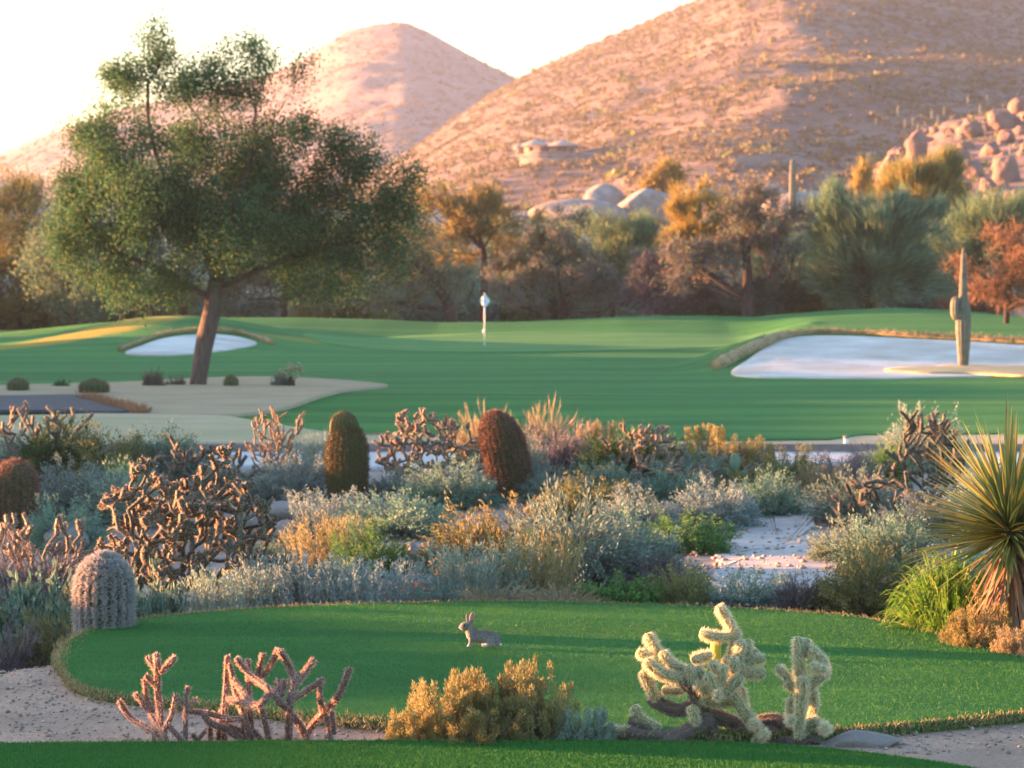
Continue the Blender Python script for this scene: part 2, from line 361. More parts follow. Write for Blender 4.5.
def H(x, Y):
    x = np.asarray(x, float); Y = np.asarray(Y, float); x, Y = np.broadcast_arrays(x, Y)
    t = ss((Y - tee_back(x) - 0.25) / 2.2)
    bed = (-0.22 - 0.45 * ss((-1.6 - x) / 2.0)) * (1 - ss((Y - 29) / 13))
    z = -0.10 * (1 - t) + bed * t
    z = z + t * (1 - ss((Y - 40) / 6)) * (0.10 * fbm(x * .5, Y * .4, 3, 3))
    z = z - 0.55 * ss((-3.4 - x + (Y - 21.5) * .35) / 2.0) * ss((Y - 17.6) / 2) * (1 - ss((Y - 26) / 3)) * (1 - t)
    # unseen berm added left of the fairway to cast shade, with sunlit gaps
    z = z + np.interp(Y, SHADE_BERM_Y, SHADE_BERM_H) * np.exp(-((x + .176 * Y + 12.5) / 5.2)**2) * ss((Y - 8) / 8) * (1 + .12 * fbm(x * .2, Y * .35, 12, 3))
    # fairway undulation
    z = z + ss((Y - 50) / 8) * (1 - ss((Y - 118) / 8)) * 0.055 * np.sin(Y * .42 + x * .05 + np.sin(x * .11) * 1.3)
    z = z + mound(x, Y, -12.9, 111, 1.12, 4.9, 9.5)
    z = z + 0.88 * ss((Y - 76) / 12) * ss((x - 4.3 - .15 * np.clip(Y - 86, 0, 30)) / 3.6) * (1 - ss((Y - 128) / 20))
    rz = np.interp(x, RIDGE_X, RIDGE_Z)
    w = np.where(Y < 128, np.exp(-((Y - 128) / 9.0)**2), np.exp(-((Y - 128) / 9.0)**2))
    z = np.where(Y > 105, np.maximum(z, 0) * (1 - w) + rz * w, z)
    z = z + 0.056 * np.clip(Y - 150, 0, 180) * ss((Y - 150) / 40) + 0.25 * ss((Y - 132) / 15)
    z = z + ss((Y - 160) / 60) * (1 - ss((Y - 500) / 200)) * 1.6 * fbm(x * .03, Y * .03, 9, 3)
    return z
_YS = np.concatenate([np.linspace(25.8, 130, 4200), np.linspace(130.1, 400, 1500)])
def groundY(px, py, y0=0.0):
    Ys = _YS[_YS > y0]; x = X(px, Ys)
    pr = YH + (ZC - H(x, Ys)) * F / Ys
    k = np.argmax(pr <= py)
    return float(Ys[k])
def g3(x, Y): return np.array([x, Y, float(H(x, Y))])

# ground sheet: one mesh to the horizon
_u = np.concatenate([-np.geomspace(0.24, 6.0, 130)[::-1], np.linspace(-0.235, 0.235, 380), np.geomspace(0.24, 6.0, 60)])
_y = np.concatenate([np.linspace(-14, 12, 12), np.linspace(12.4, 30, 160), np.linspace(30.3, 60, 130), np.linspace(60.5, 150, 170), np.linspace(151, 420, 120), np.geomspace(430, 3200, 40)])
uu, yy = np.meshgrid(_u, _y); xx = uu * (yy + 20)
zz = H(xx, yy)
small = ss((yy - 16) / 2) * (1 - ss((yy - 48) / 6)) * .025 * fbm(xx * 6, yy * 6, 5, 3)
g = Geo(); g.add(np.stack([xx, yy, zz + small], -1), grid_faces(len(_y), len(_u)))
ground = tag(g.build('ground', M['desert'], smooth=True), kind='structure')

def fan(name, outline, zoff, mat, rings=26, skirt=.16, zf=H, kind='structure', dome=0.0):
    c = outline.mean(0); n = len(outline)
    s = np.linspace(0, 1, rings)[1:]
    P = c + (outline[None] - c) * s[:, None, None]
    zz = zf(P[..., 0], P[..., 1]) + zoff + dome * (1 - s[:, None]**2)
    V = np.concatenate([P, zz[..., None]], -1)
    last = V[-1].copy(); last[:, 2] -= skirt
    V = np.concatenate([V, last[None]], 0)
    g = Geo(); k = len(V)
    gf = grid_faces(k, n, True)
    gv = V.reshape(-1, 3); cv = np.array([[c[0], c[1], float(zf(c[0], c[1])) + zoff + dome]])
    ids = np.arange(n); tri = np.stack([ids, (ids + 1) % n, np.full(n, len(gv))], -1)
    # orientation up
    a = 0.5 * np.sum(outline[:, 0] * np.roll(outline[:, 1], -1) - outline[:, 1] * np.roll(outline[:, 0], -1))
    if a < 0: tri = tri[:, ::-1]
    else: gf = gf[:, ::-1]
    g.add(np.concatenate([gv, cv]), gf, tri)
    return tag(g.build(name, mat, smooth=True), kind=kind)

flat0 = lambda x, y: np.zeros(np.broadcast(x, y).shape)
tee = fan('tee_box', TEE, 0.0, M['tee'], 24, .16, lambda x, y: .012 * fbm(np.asarray(x) * .8, np.asarray(y) * .8, 4, 3))
# front tee: the strip of turf the photograph is taken from
FT = [(-60, 742), (100, 742), (300, 741.5), (500, 741), (700, 742), (800, 746), (880, 754), (940, 762), (1010, 776), (1060, 800)]
ft = px2xy(FT); ft = resample(np.c_[ft, np.zeros(len(ft))], .1)[:, :2]
ftpoly = np.vstack([[-8., ft[0, 1]], ft, [3.3, 15.0], [3.2, 12.6], [0, 12.3], [-8, 12.3]])
g = Geo()
cols = 160; fx = np.linspace(-8, 3.25, cols); fyr = np.interp(fx, ft[:, 0], ft[:, 1])
rows = np.linspace(0, 1, 30); yy2 = 12.3 + (fyr - 12.3)[None] * rows[:, None]; xx2 = np.broadcast_to(fx, yy2.shape)
V = np.stack([xx2, yy2, .01 * fbm(xx2, yy2, 8, 3)], -1); low = V[-1].copy(); low[:, 2] -= .2
g.add(np.concatenate([V, low[None]]), grid_faces(31, cols))
front_tee = tag(g.build('tee_box', M['tee'], smooth=True), kind='structure')

# mound gravel between the tees
GR = closed_smooth(px2xy([(-90, 690), (0, 673), (30, 660), (62, 652), (300, 640), (700, 640), (1000, 668), (1150, 690), (1150, 790), (700, 760), (300, 760), (-60, 765)], -.05), 240)
fan('gravel', GR, .035, M['mound'], 60, .12)

# fairway: columns from near edge to far edge
npx = np.linspace(-700, 1750, 520)
NEAR_PX = np.array([-700, -200, 0, 100, 205, 222, 224, 240, 270, 300, 330, 380, 620, 700, 740, 830, 860, 1000, 1040, 1750.])
NEAR_PY = np.array([421, 421, 421, 421, 420, 420, 420, 425, 432, 437, 440, 441, 442, 443, 444, 443, 438, 437, 440, 440.])
near = np.array([flatY(v) for v in np.interp(npx, NEAR_PX, NEAR_PY)])
far = np.full(len(npx), 134.0)
rows = np.concatenate([[0], np.linspace(0, 1, 230)])
YY = near[None] + (far - near)[None] * rows[:, None]
XX = X(npx[None], YY); ZZ = H(XX, YY) + .06
ZZ[0] -= .14
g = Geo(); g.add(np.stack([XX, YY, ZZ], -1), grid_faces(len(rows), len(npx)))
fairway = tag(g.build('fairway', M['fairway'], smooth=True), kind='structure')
th = np.linspace(0, 2 * PI, 120, endpoint=False)
green_o = np.stack([2.0 + (9.8 + .8 * np.sin(2 * th)) * np.cos(th), 111.5 + (8.6 + .6 * np.cos(3 * th)) * np.sin(th)], -1)
fan('putting_green', green_o, .085, M['green'], 30, .03)

def solve_outline(pts, n, y0):
    P = []
    for px, py in closed_smooth(pts, n):
        Y = groundY(px, py, y0); P.append((X(px, Y), Y))
    return np.array(P)
RB = [(731, 376), (748, 363), (764, 352), (786, 342), (815, 339), (860, 339.5), (910, 342), (965, 344.5), (1024, 348.5), (1100, 353), (1170, 362), (1110, 377), (1024, 378.5), (950, 380), (880, 381.5), (800, 381), (752, 380)]
rb = solve_outline(RB, 204, 60)
fan('sand_bunker', rb, .10, M['sand'], 30, .05)
LB = [(126, 356), (140, 349), (160, 342), (185, 338), (215, 337), (240, 340), (257, 346), (236, 351), (205, 355), (165, 358)]
lb = solve_outline(LB, 120, 70)
fan('sand_bunker', lb, .10, M['sand'], 24, .05)

def lip(pts, r, y0, seed, zl=.13):
    P = []
    for px, py in resample(np.c_[np.array(pts, float), np.zeros(len(pts))], 3.0)[:, :2]:
        Y = groundY(px, py, y0); P.append((X(px, Y), Y, float(H(X(px, Y), Y)) + zl))
    P = np.array(P); k = np.arange(len(P))
    R = np.interp(k / len(P), *r) * (1 + .35 * fbm(k * .12, k * 0, seed, 3))
    g = Geo(); tube(g, P, R, 8, True, lambda i, t: 1 + .25 * vnoise(i * .7, t * 2, seed))
    rl = np.random.default_rng(seed); n = len(P) * 40; k = rl.integers(0, len(P), n); a = rl.uniform(0, 2 * PI, n); f = Geo()
    B = P[k] + np.stack([np.cos(a) * R[k] * 1.1 + rl.normal(size=n) * .05, np.sin(a) * R[k] * 1.1, np.abs(rl.normal(size=n)) * R[k] * .5], -1)
    slivers(f, B, rnd_dir(n, rl) + [0, 0, .6], rl.uniform(.04, .11, n), .022, rl)
    tag(f.build('dry_grass', M['dryblade']), kind='stuff')
    return g
g = lip([(718, 371), (735, 362), (752, 354), (766, 347), (785, 340), (815, 336.5), (860, 337), (910, 339.5), (965, 342), (1024, 345.5), (1100, 350), (1170, 358)], ([0, .1, .18, .3, 1], [.20, .22, .13, .09, .10]), 60, 2)
tag(g.build('bunker_lip', M['lip'], smooth=True), kind='structure')
g = lip([(120, 353), (140, 345), (160, 338.5), (185, 334.5), (215, 333.5), (240, 336), (262, 342), (272, 346)], ([0, .5, 1], [.08, .09, .08]), 70, 5)
tag(g.build('bunker_lip', M['lip'], smooth=True), kind='structure')
spit = solve_outline([(884, 374.5), (898, 372.4), (915, 371.2), (932, 371.6), (950, 370), (975, 369.6), (1000, 371), (1024, 370.6), (1120, 372), (1120, 379), (1024, 380.3), (970, 378), (930, 377.6), (905, 376.3)], 140, 60)
fan('dormant_grass', spit, .14, M['dormant'], 14, .05, dome=.05)
# brown bed under the big tree, and dormant turf in front of it
isl = px2xy([(-160, 400), (-60, 396), (0, 392), (60, 387.5), (120, 384), (190, 381), (260, 380), (320, 381.5), (370, 384.5), (388, 387), (372, 390.5), (350, 396), (320, 403), (285, 411), (240, 417), (190, 418), (140, 416), (60, 414), (-60, 412), (-160, 410)])
isl = closed_smooth(isl, 200)
fan('planting_bed', isl, .11, M['islandbed'], 26, .14)
dorm = closed_smooth(px2xy([(-200, 428), (-60, 424), (40, 420), (110, 416), (180, 415.5), (225, 419), (250, 425), (290, 432), (340, 438.5), (400, 442), (560, 445), (640, 447), (640, 450), (400, 450), (250, 449), (100, 447), (-200, 447)]), 204)
fan('dormant_grass', dorm, .10, M['dormant'], 20, .08)
dr2 = closed_smooth(px2xy([(640, 445), (740, 443), (800, 441), (860, 436), (920, 435), (1100, 437), (1100, 447), (900, 448), (760, 449), (640, 450)]), 120)
fan('dormant_grass', dr2, .045, M['dormant'], 14, .06)
road = closed_smooth(px2xy([(-180, 420), (-60, 417.5), (60, 415.5), (118, 416.5), (132, 414.5), (110, 408.5), (84, 402), (0, 402), (-180, 403)]), 108)
fan('road', road, .15, M['asphalt'], 18, .06)
# cart path and its kerb
def ribbon(name, ya, yb, zo, mat, skirt=.05, px0=-400, px1=1500, kf=None):
    c = np.linspace(px0, px1, 200); r = np.linspace(0, 1, 8)
    Ya = np.interp(c, *ya); Yb = np.interp(c, *yb)
    Y = Ya[None] + (Yb - Ya)[None] * r[:, None]; x = X(c[None], .5 * (Ya + Yb)[None]) + 0 * Y
    z = H(x, Y) + zo
    V = np.stack([x, Y, z], -1); f = V[0].copy(); f[:, 2] -= skirt; b = V[-1].copy(); b[:, 2] -= skirt
    g = Geo(); g.add(np.concatenate([f[None], V, b[None]]), grid_faces(10, 200))
    return tag(g.build(name, mat), kind='structure')
ribbon('cart_path', ([0, 1000], [41.6, 42.6]), ([0, 1000], [45.4, 45.4]), .05, M['concrete'])
ribbon('kerb', ([0, 1000], [45.42, 45.42]), ([0, 1000], [45.66, 45.66]), .16, M['kerb'], .2)
wash = closed_smooth(px2xy([(722, 548), (742, 530), (764, 518), (772, 508), (800, 503), (818, 506), (818, 520), (808, 540), (838, 552), (850, 574), (826, 592), (760, 598), (728, 590), (716, 570)], -.15), 140)
wash = wash + .22 * np.stack([fbm(wash[:, 0] * 1.7, wash[:, 1] * 1.2, 3, 4), 2.5 * fbm(wash[:, 0] * 1.7 + 9, wash[:, 1] * 1.2, 4, 4)], -1)
fan('gravel_path', wash, .035, M['wash'], 24, .08)

# ------------------------------------------------------------------ mountains
def mountain(name, sil, Yc, Yf, zf, power, mat, seed, namp, nu=260, px0=-200, px1=1300, back=1.55):
    px = np.linspace(px0, px1, nu); py = np.interp(px, [s[0] for s in sil], [s[1] for s in sil])
    yc = Yc + 0.06 * Yc * np.sin(px * .006 + seed)
    zc = ZC + (YH - py) / F * yc
    t = np.concatenate([np.linspace(0, 1, 150), np.linspace(1.01, back, 36)])
    T, PX = np.meshgrid(t, px, indexing='ij')
    Yg = Yf + (yc - Yf)[None] * T
    rise = np.where(T <= 1, np.clip(T, 0, 1)**power, 1 - ((T - 1) / (back - 1))**1.3)
    xg = X(PX, Yg); zz = zf + (zc - zf)[None] * rise
    gul = np.abs(fbm(xg * .012 + 3, Yg * .004, seed, 4))
    nz = namp * (fbm(xg * .02, Yg * .02, seed + 3, 5) - 1.2 * gul + .3)
    fade = np.clip(T * 6, 0, 1) * np.where(T < 1, 1 - .75 * ss((T - .7) / .3), .25 + .75 * np.clip((T - 1) * 4, 0, 1))
    zz = zz + nz * fade
    g = Geo(); g.add(np.stack([xg, Yg, zz], -1), grid_faces(len(t), nu))
    o = tag(g.build(name, mat, smooth=True), kind='structure')
    return o, (px, t, xg, Yg, zz)
def hill_mat(name, c1, c2, c3):
    m, nt, out = newmat(name); L = nt.links.new
    tc = N(nt, 'ShaderNodeTexCoord')
    a = N(nt, 'ShaderNodeTexNoise', Scale=.05, Detail=8, Roughness=.65); L(tc.outputs['Object'], a.inputs['Vector'])
    v = N(nt, 'ShaderNodeTexVoronoi', Scale=.28); L(tc.outputs['Object'], v.inputs['Vector'])
    r = ramp(nt, [(.35, c1), (.65, c2)]); L(a.outputs['Fac'], r.inputs[0])
    r2 = ramp(nt, [(.20, (1, 1, 1)), (.42, (0, 0, 0))]); L(v.outputs['Distance'], r2.inputs[0])
    mu = N(nt, 'ShaderNodeMath', operation='MULTIPLY'); L(r2.outputs[0], mu.inputs[0]); mu.inputs[1].default_value = .75
    mx = N(nt, 'ShaderNodeMix'); mx.data_type = 'RGBA'; L(mu.outputs[0], mx.inputs['Factor']); L(r.outputs[0], mx.inputs[6]); mx.inputs[7].default_value = rgba(c3)
    b = N(nt, 'ShaderNodeBsdfPrincipled', Roughness=.95); L(mx.outputs[2], b.inputs['Base Color']); b.inputs['Specular IOR Level'].default_value = .1
    n3 = N(nt, 'ShaderNodeTexNoise', Scale=.35, Detail=8, Roughness=.7); L(tc.outputs['Object'], n3.inputs['Vector'])
    bp = N(nt, 'ShaderNodeBump', Strength=1, Distance=2.0); L(n3.outputs['Fac'], bp.inputs['Height']); L(bp.outputs[0], b.inputs['Normal'])
    L(b.outputs[0], out.inputs[0]); return m
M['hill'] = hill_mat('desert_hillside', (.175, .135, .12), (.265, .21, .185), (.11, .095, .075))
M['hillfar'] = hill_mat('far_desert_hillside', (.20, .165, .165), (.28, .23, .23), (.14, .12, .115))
SIL_L = [(-400, 190), (-200, 178), (0, 157), (60, 128), (110, 110), (200, 95), (260, 80), (305, 58), (345, 31), (372, 24), (405, 23), (430, 33), (470, 56), (516, 78), (600, 118), (700, 150), (900, 190), (1300, 220)]
SIL_R = [(-200, 246), (100, 232), (300, 205), (360, 180), (405, 155), (450, 121), (490, 93), (520, 76), (560, 57), (600, 39), (650, 19), (690, 0), (740, -24), (785, -36), (830, -34), (900, -22), (960, -12), (1030, -5), (1100, 8), (1300, 50)]
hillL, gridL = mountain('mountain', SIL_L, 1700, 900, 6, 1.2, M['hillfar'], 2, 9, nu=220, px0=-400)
hillR, gridR = mountain('mountain', SIL_R, 950, 300, 6.5, 1.28, M['hill'], 5, 6)
SIL_B = [(780, 214), (840, 190), (880, 168), (915, 143), (945, 124), (980, 119), (1010, 112), (1040, 104), (1100, 90), (1200, 96), (1300, 130), (1420, 190)]
hillB, gridB = mountain('rocky_hill', SIL_B, 330, 235, 5.5, .95, M['pinkrock'], 8, 1.3, nu=120, px0=780, px1=1420)

def on_grid(grid, px, t):
    PX, T, xg, Yg, zz = grid
    i = np.interp(t, T, np.arange(len(T))); j = np.interp(px, PX, np.arange(len(PX)))
    i0 = np.clip(i.astype(int), 0, len(T) - 2); j0 = np.clip(j.astype(int), 0, len(PX) - 2); a = i - i0; b = j - j0
    f = lambda A: (A[i0, j0] * (1 - a) * (1 - b) + A[i0, j0 + 1] * (1 - a) * b + A[i0 + 1, j0] * a * (1 - b) + A[i0 + 1, j0 + 1] * a * b)
    return np.stack([f(xg), f(Yg), f(zz)], -1)
def hill_point(grid, px, py):
    t = np.linspace(0, 1, 600); P = on_grid(grid, np.full(600, float(px)), t)
    pr = YH - (P[:, 2] - ZC) * F / P[:, 1]
    return P[np.argmax(pr <= py)]

# brush on the slopes: one mass nobody could count
def brush(grid, n, lo, hi, smin, smax, mat, label_name, seed, k=16):
    rg = np.random.default_rng(seed); px = rg.uniform(lo, hi, n); t = rg.uniform(0, 1.02, n)**.8
    P = on_grid(grid, px, t); s = rg.uniform(smin, smax, n) * rg.uniform(.5, 1, n)
    c = np.repeat(P, k, 0); d = rnd_dir(n * k, rg); d[:, 2] = np.abs(d[:, 2]); S = np.repeat(s, k)[:, None]
    g = Geo(); leaves(g, c + d * S * rg.uniform(.25, .75, (n * k, 1)) * [1, 1, .8], rnd_dir(n * k, rg) + d, S[:, 0] * .75, S[:, 0] * .5, rg)
    return tag(g.build(label_name, mat), kind='stuff')
brush(gridR, 17000, 280, 1080, .5, 1.3, M['hillbrush'], 'hillside_brush', 31)
brush(gridR, 500, 280, 900, .8, 1.8, M['olive'], 'hillside_brush', 32)
brush(gridL, 5200, 0, 620, 1.0, 2.2, M['hillbrush'], 'hillside_brush', 33, 10)
brush(gridB, 260, 850, 1060, .3, .8, M['olive'], 'hillside_brush', 34)
def flat_brush(n, seed, mat):
    rg = np.random.default_rng(seed); Y = rg.uniform(165, 320, n); px = rg.uniform(250, 1100, n); x = X(px, Y)
    P = np.stack([x, Y, H(x, Y)], -1); s = rg.uniform(.5, 1.3, n); k = 40
    c = np.repeat(P, k, 0); d = rnd_dir(n * k, rg); d[:, 2] = np.abs(d[:, 2]); S = np.repeat(s, k)[:, None]
    g = Geo(); leaves(g, c + d * S * rg.uniform(.2, .9, (n * k, 1)), rnd_dir(n * k, rg) + d, S[:, 0] * .45, S[:, 0] * .22, rg)
    return tag(g.build('desert_brush', mat), kind='stuff')
flat_brush(260, 41, M['hillbrush']); flat_brush(220, 42, M['goldbush'])

def side_brush(n, seed, mat, sides):
    rg = np.random.default_rng(seed); Y = rg.uniform(26.5, 41, n); px = np.where(rg.uniform(size=n) < .5, rg.uniform(-420, -50, n), rg.uniform(1075, 1500, n)); x = X(px, Y)
    P = np.stack([x, Y, H(x, Y)], -1); s = rg.uniform(.3, .62, n); k = 900
    c = np.repeat(P, k, 0); d = rnd_dir(n * k, rg); d[:, 2] = np.abs(d[:, 2]); S = np.repeat(s, k)[:, None]
    g = Geo(); leaves(g, c + d * S * rg.uniform(.35, 1.0, (n * k, 1)), d + rnd_dir(n * k, rg) * .7, S[:, 0] * .16, S[:, 0] * .05, rg)
    return tag(g.build('desert_brush', mat), kind='stuff')
side_brush(60, 43, M['sage'], 0); side_brush(30, 44, M['olive'], 0)

# ------------------------------------------------------------------ turf blades
def in_poly(P, poly):
    x, y = P[:, 0], P[:, 1]; ins = np.zeros(len(P), bool); j = len(poly) - 1
    for i in range(len(poly)):
        xi, yi = poly[i]; xj, yj = poly[j]
        c = ((yi > y) != (yj > y)) & (x < (xj - xi) * (y - yi) / (yj - yi + 1e-12) + xi)
        ins ^= c; j = i
    return ins
rg = np.random.default_rng(5)
def blades(n, poly, bb, hmin, hmax, w, mat, zf):
    P = np.stack([rg.uniform(bb[0], bb[1], n), rg.uniform(bb[2], bb[3], n)], -1); P = P[in_poly(P, poly)]
    B = np.concatenate([P, zf(P[:, 0], P[:, 1])[:, None]], -1)
    D = np.stack([rg.normal(size=len(P)) * .45, rg.normal(size=len(P)) * .45, np.ones(len(P))], -1)
    g = Geo(); spikes(g, B, D, rg.uniform(hmin, hmax, len(P)), w, rg)
    return tag(g.build('grass', mat), kind='stuff')
TZ = lambda x, y: .012 * fbm(np.asarray(x) * .8, np.asarray(y) * .8, 4, 3) - .003
blades(240000, TEE[::3], (TEE[:, 0].min(), min(TEE[:, 0].max(), 4.6), TEE[:, 1].min(), TEE[:, 1].max()), .010, .021, .0048, M['blade'], TZ)
blades(200000, ftpoly, (-3.3, 3.3, 15.6, ft[:, 1].max()), .012, .025, .005, M['blade'], lambda x, y: .01 * fbm(x, y, 8, 3) - .003)
def edge_blades(path, n, spread, hmin, hmax, mat, z0, closed=True):
    k = rg.integers(0, len(path) - (0 if closed else 1), n); a = path[k]; b = path[(k + 1) % len(path)]; t = rg.uniform(0, 1, (n, 1))
    P = a * (1 - t) + b * t; P = P + rg.normal(size=(n, 2)) * spread * np.clip(.4 + 1.2 * (fbm(P[:, 0] * 1.3, P[:, 1] * 1.3, 6, 3) + .4), .15, 2)[:, None]
    B = np.concatenate([P, np.full((n, 1), z0) + rg.uniform(-.06, .0, (n, 1))], -1)
    D = np.stack([rg.normal(size=n) * .7, rg.normal(size=n) * .7, np.ones(n) * .8], -1)
    g = Geo(); slivers(g, B, D, rg.uniform(hmin, hmax, n), .008, rg)
    return tag(g.build('dry_grass', mat), kind='stuff')
edge_blades(TEE, 22000, .045, .018, .05, M['dryblade'], .0)
edge_blades(ft, 2600, .03, .02, .05, M['dryblade'], -.02, False)

def stones(n, bb, avoid, smin, smax, seed, mat, name):
    rs = np.random.default_rng(seed); P = np.stack([rs.uniform(bb[0], bb[1], n), rs.uniform(bb[2], bb[3], n)], -1)
    for a in avoid: P = P[~in_poly(P, a)]
    m = len(P); s = smin + (smax - smin) * rs.uniform(size=m)**4
    O = np.array([[1, 0, 0], [-1, 0, 0], [0, 1, 0], [0, -1, 0], [0, 0, .7], [0, 0, -.7]]); V = O[None] * s[:, None, None] * rs.uniform(.6, 1.2, (m, 6, 1))
    a = rs.uniform(0, 2 * PI, m); c, q = np.cos(a)[:, None], np.sin(a)[:, None]
    V = np.stack([V[..., 0] * c - V[..., 1] * q, V[..., 0] * q + V[..., 1] * c, V[..., 2]], -1)
    V += np.concatenate([P, (H(P[:, 0], P[:, 1]) + .042)[:, None]], -1)[:, None]
    f = np.array([[0, 2, 4], [2, 1, 4], [1, 3, 4], [3, 0, 4], [2, 0, 5], [1, 2, 5], [3, 1, 5], [0, 3, 5]])
    g = Geo(); g.add(V.reshape(-1, 3), (f[None] + 6 * np.arange(m)[:, None, None]).reshape(-1, 3))
    return tag(g.build(name, mat), kind='stuff')
stones(26000, (-4.2, 4.2, 17.5, 24), [TEE[::3], ftpoly], .003, .022, 71, M['stones'], 'loose_gravel')
stones(9000, (-4, 9, 25.5, 40), [TEE[::3]], .006, .05, 72, M['stones'], 'loose_gravel')

# ------------------------------------------------------------------ camera, light, air
cam = bpy.data.cameras.new('camera'); co = bpy.data.objects.new('camera', cam); COL.objects.link(co)
co.location = (0, 0, ZC); co.rotation_euler = (PI / 2, 0, 0)
cam.sensor_width = 36; cam.lens = F * 36 / 1024; cam.shift_y = -(384 - YH) / 1024
cam.clip_start = .5; cam.clip_end = 12000
cam.dof.use_dof = True; cam.dof.focus_distance = 19.5; cam.dof.aperture_fstop = 4.5
SC.camera = co
SUN_AZ, SUN_EL = math.radians(74), math.radians(3.5)         # azimuth measured left of the view direction
sd = Vector((-math.sin(SUN_AZ) * math.cos(SUN_EL), math.cos(SUN_AZ) * math.cos(SUN_EL), math.sin(SUN_EL)))
sl = bpy.data.lights.new('sun', 'SUN'); so = bpy.data.objects.new('sun', sl); COL.objects.link(so)
so.rotation_euler = (-sd).to_track_quat('-Z', 'Y').to_euler()
sl.energy = 4.2; sl.angle = math.radians(.6); sl.color = (1.0, .43, .18)
so.location = (-30, 0, 40)
w = bpy.data.worlds.new('World'); SC.world = w; w.use_nodes = True
nt = w.node_tree; nt.nodes.clear()
sky = nt.nodes.new('ShaderNodeTexSky'); sky.sky_type = 'NISHITA'; sky.sun_disc = False
sky.sun_elevation = SUN_EL; sky.sun_rotation = -SUN_AZ; sky.air_density = 1.0; sky.dust_density = 1.3; sky.ozone_density = 2.3
bg = nt.nodes.new('ShaderNodeBackground'); bg.inputs[1].default_value = .115
wo = nt.nodes.new('ShaderNodeOutputWorld')
nt.links.new(sky.outputs[0], bg.inputs[0]); nt.links.new(bg.outputs[0], wo.inputs[0])
SC.view_settings.view_transform = 'Standard'; SC.view_settings.look = 'None'
SC.view_settings.exposure = 3.6; SC.view_settings.gamma = 1
SC.render.engine = 'CYCLES'
SC.cycles.use_denoising = True
SC.cycles.max_bounces = 6; SC.cycles.diffuse_bounces = 3; SC.cycles.transmission_bounces = 3; SC.cycles.volume_bounces = 0
HAZE = True
if HAZE:
    g = Geo(); box(g, (-60, 1300, 97), (1760, 2700, 206))
    m, nt, out = newmat('thin_haze'); v = nt.nodes.new('ShaderNodeVolumePrincipled')
    v.inputs['Color'].default_value = (.72, .80, 1.0, 1); v.inputs['Density'].default_value = .00012; v.inputs['Anisotropy'].default_value = .2
    nt.links.new(v.outputs[0], out.inputs['Volume'])
    tag(g.build('haze', m), kind='stuff')
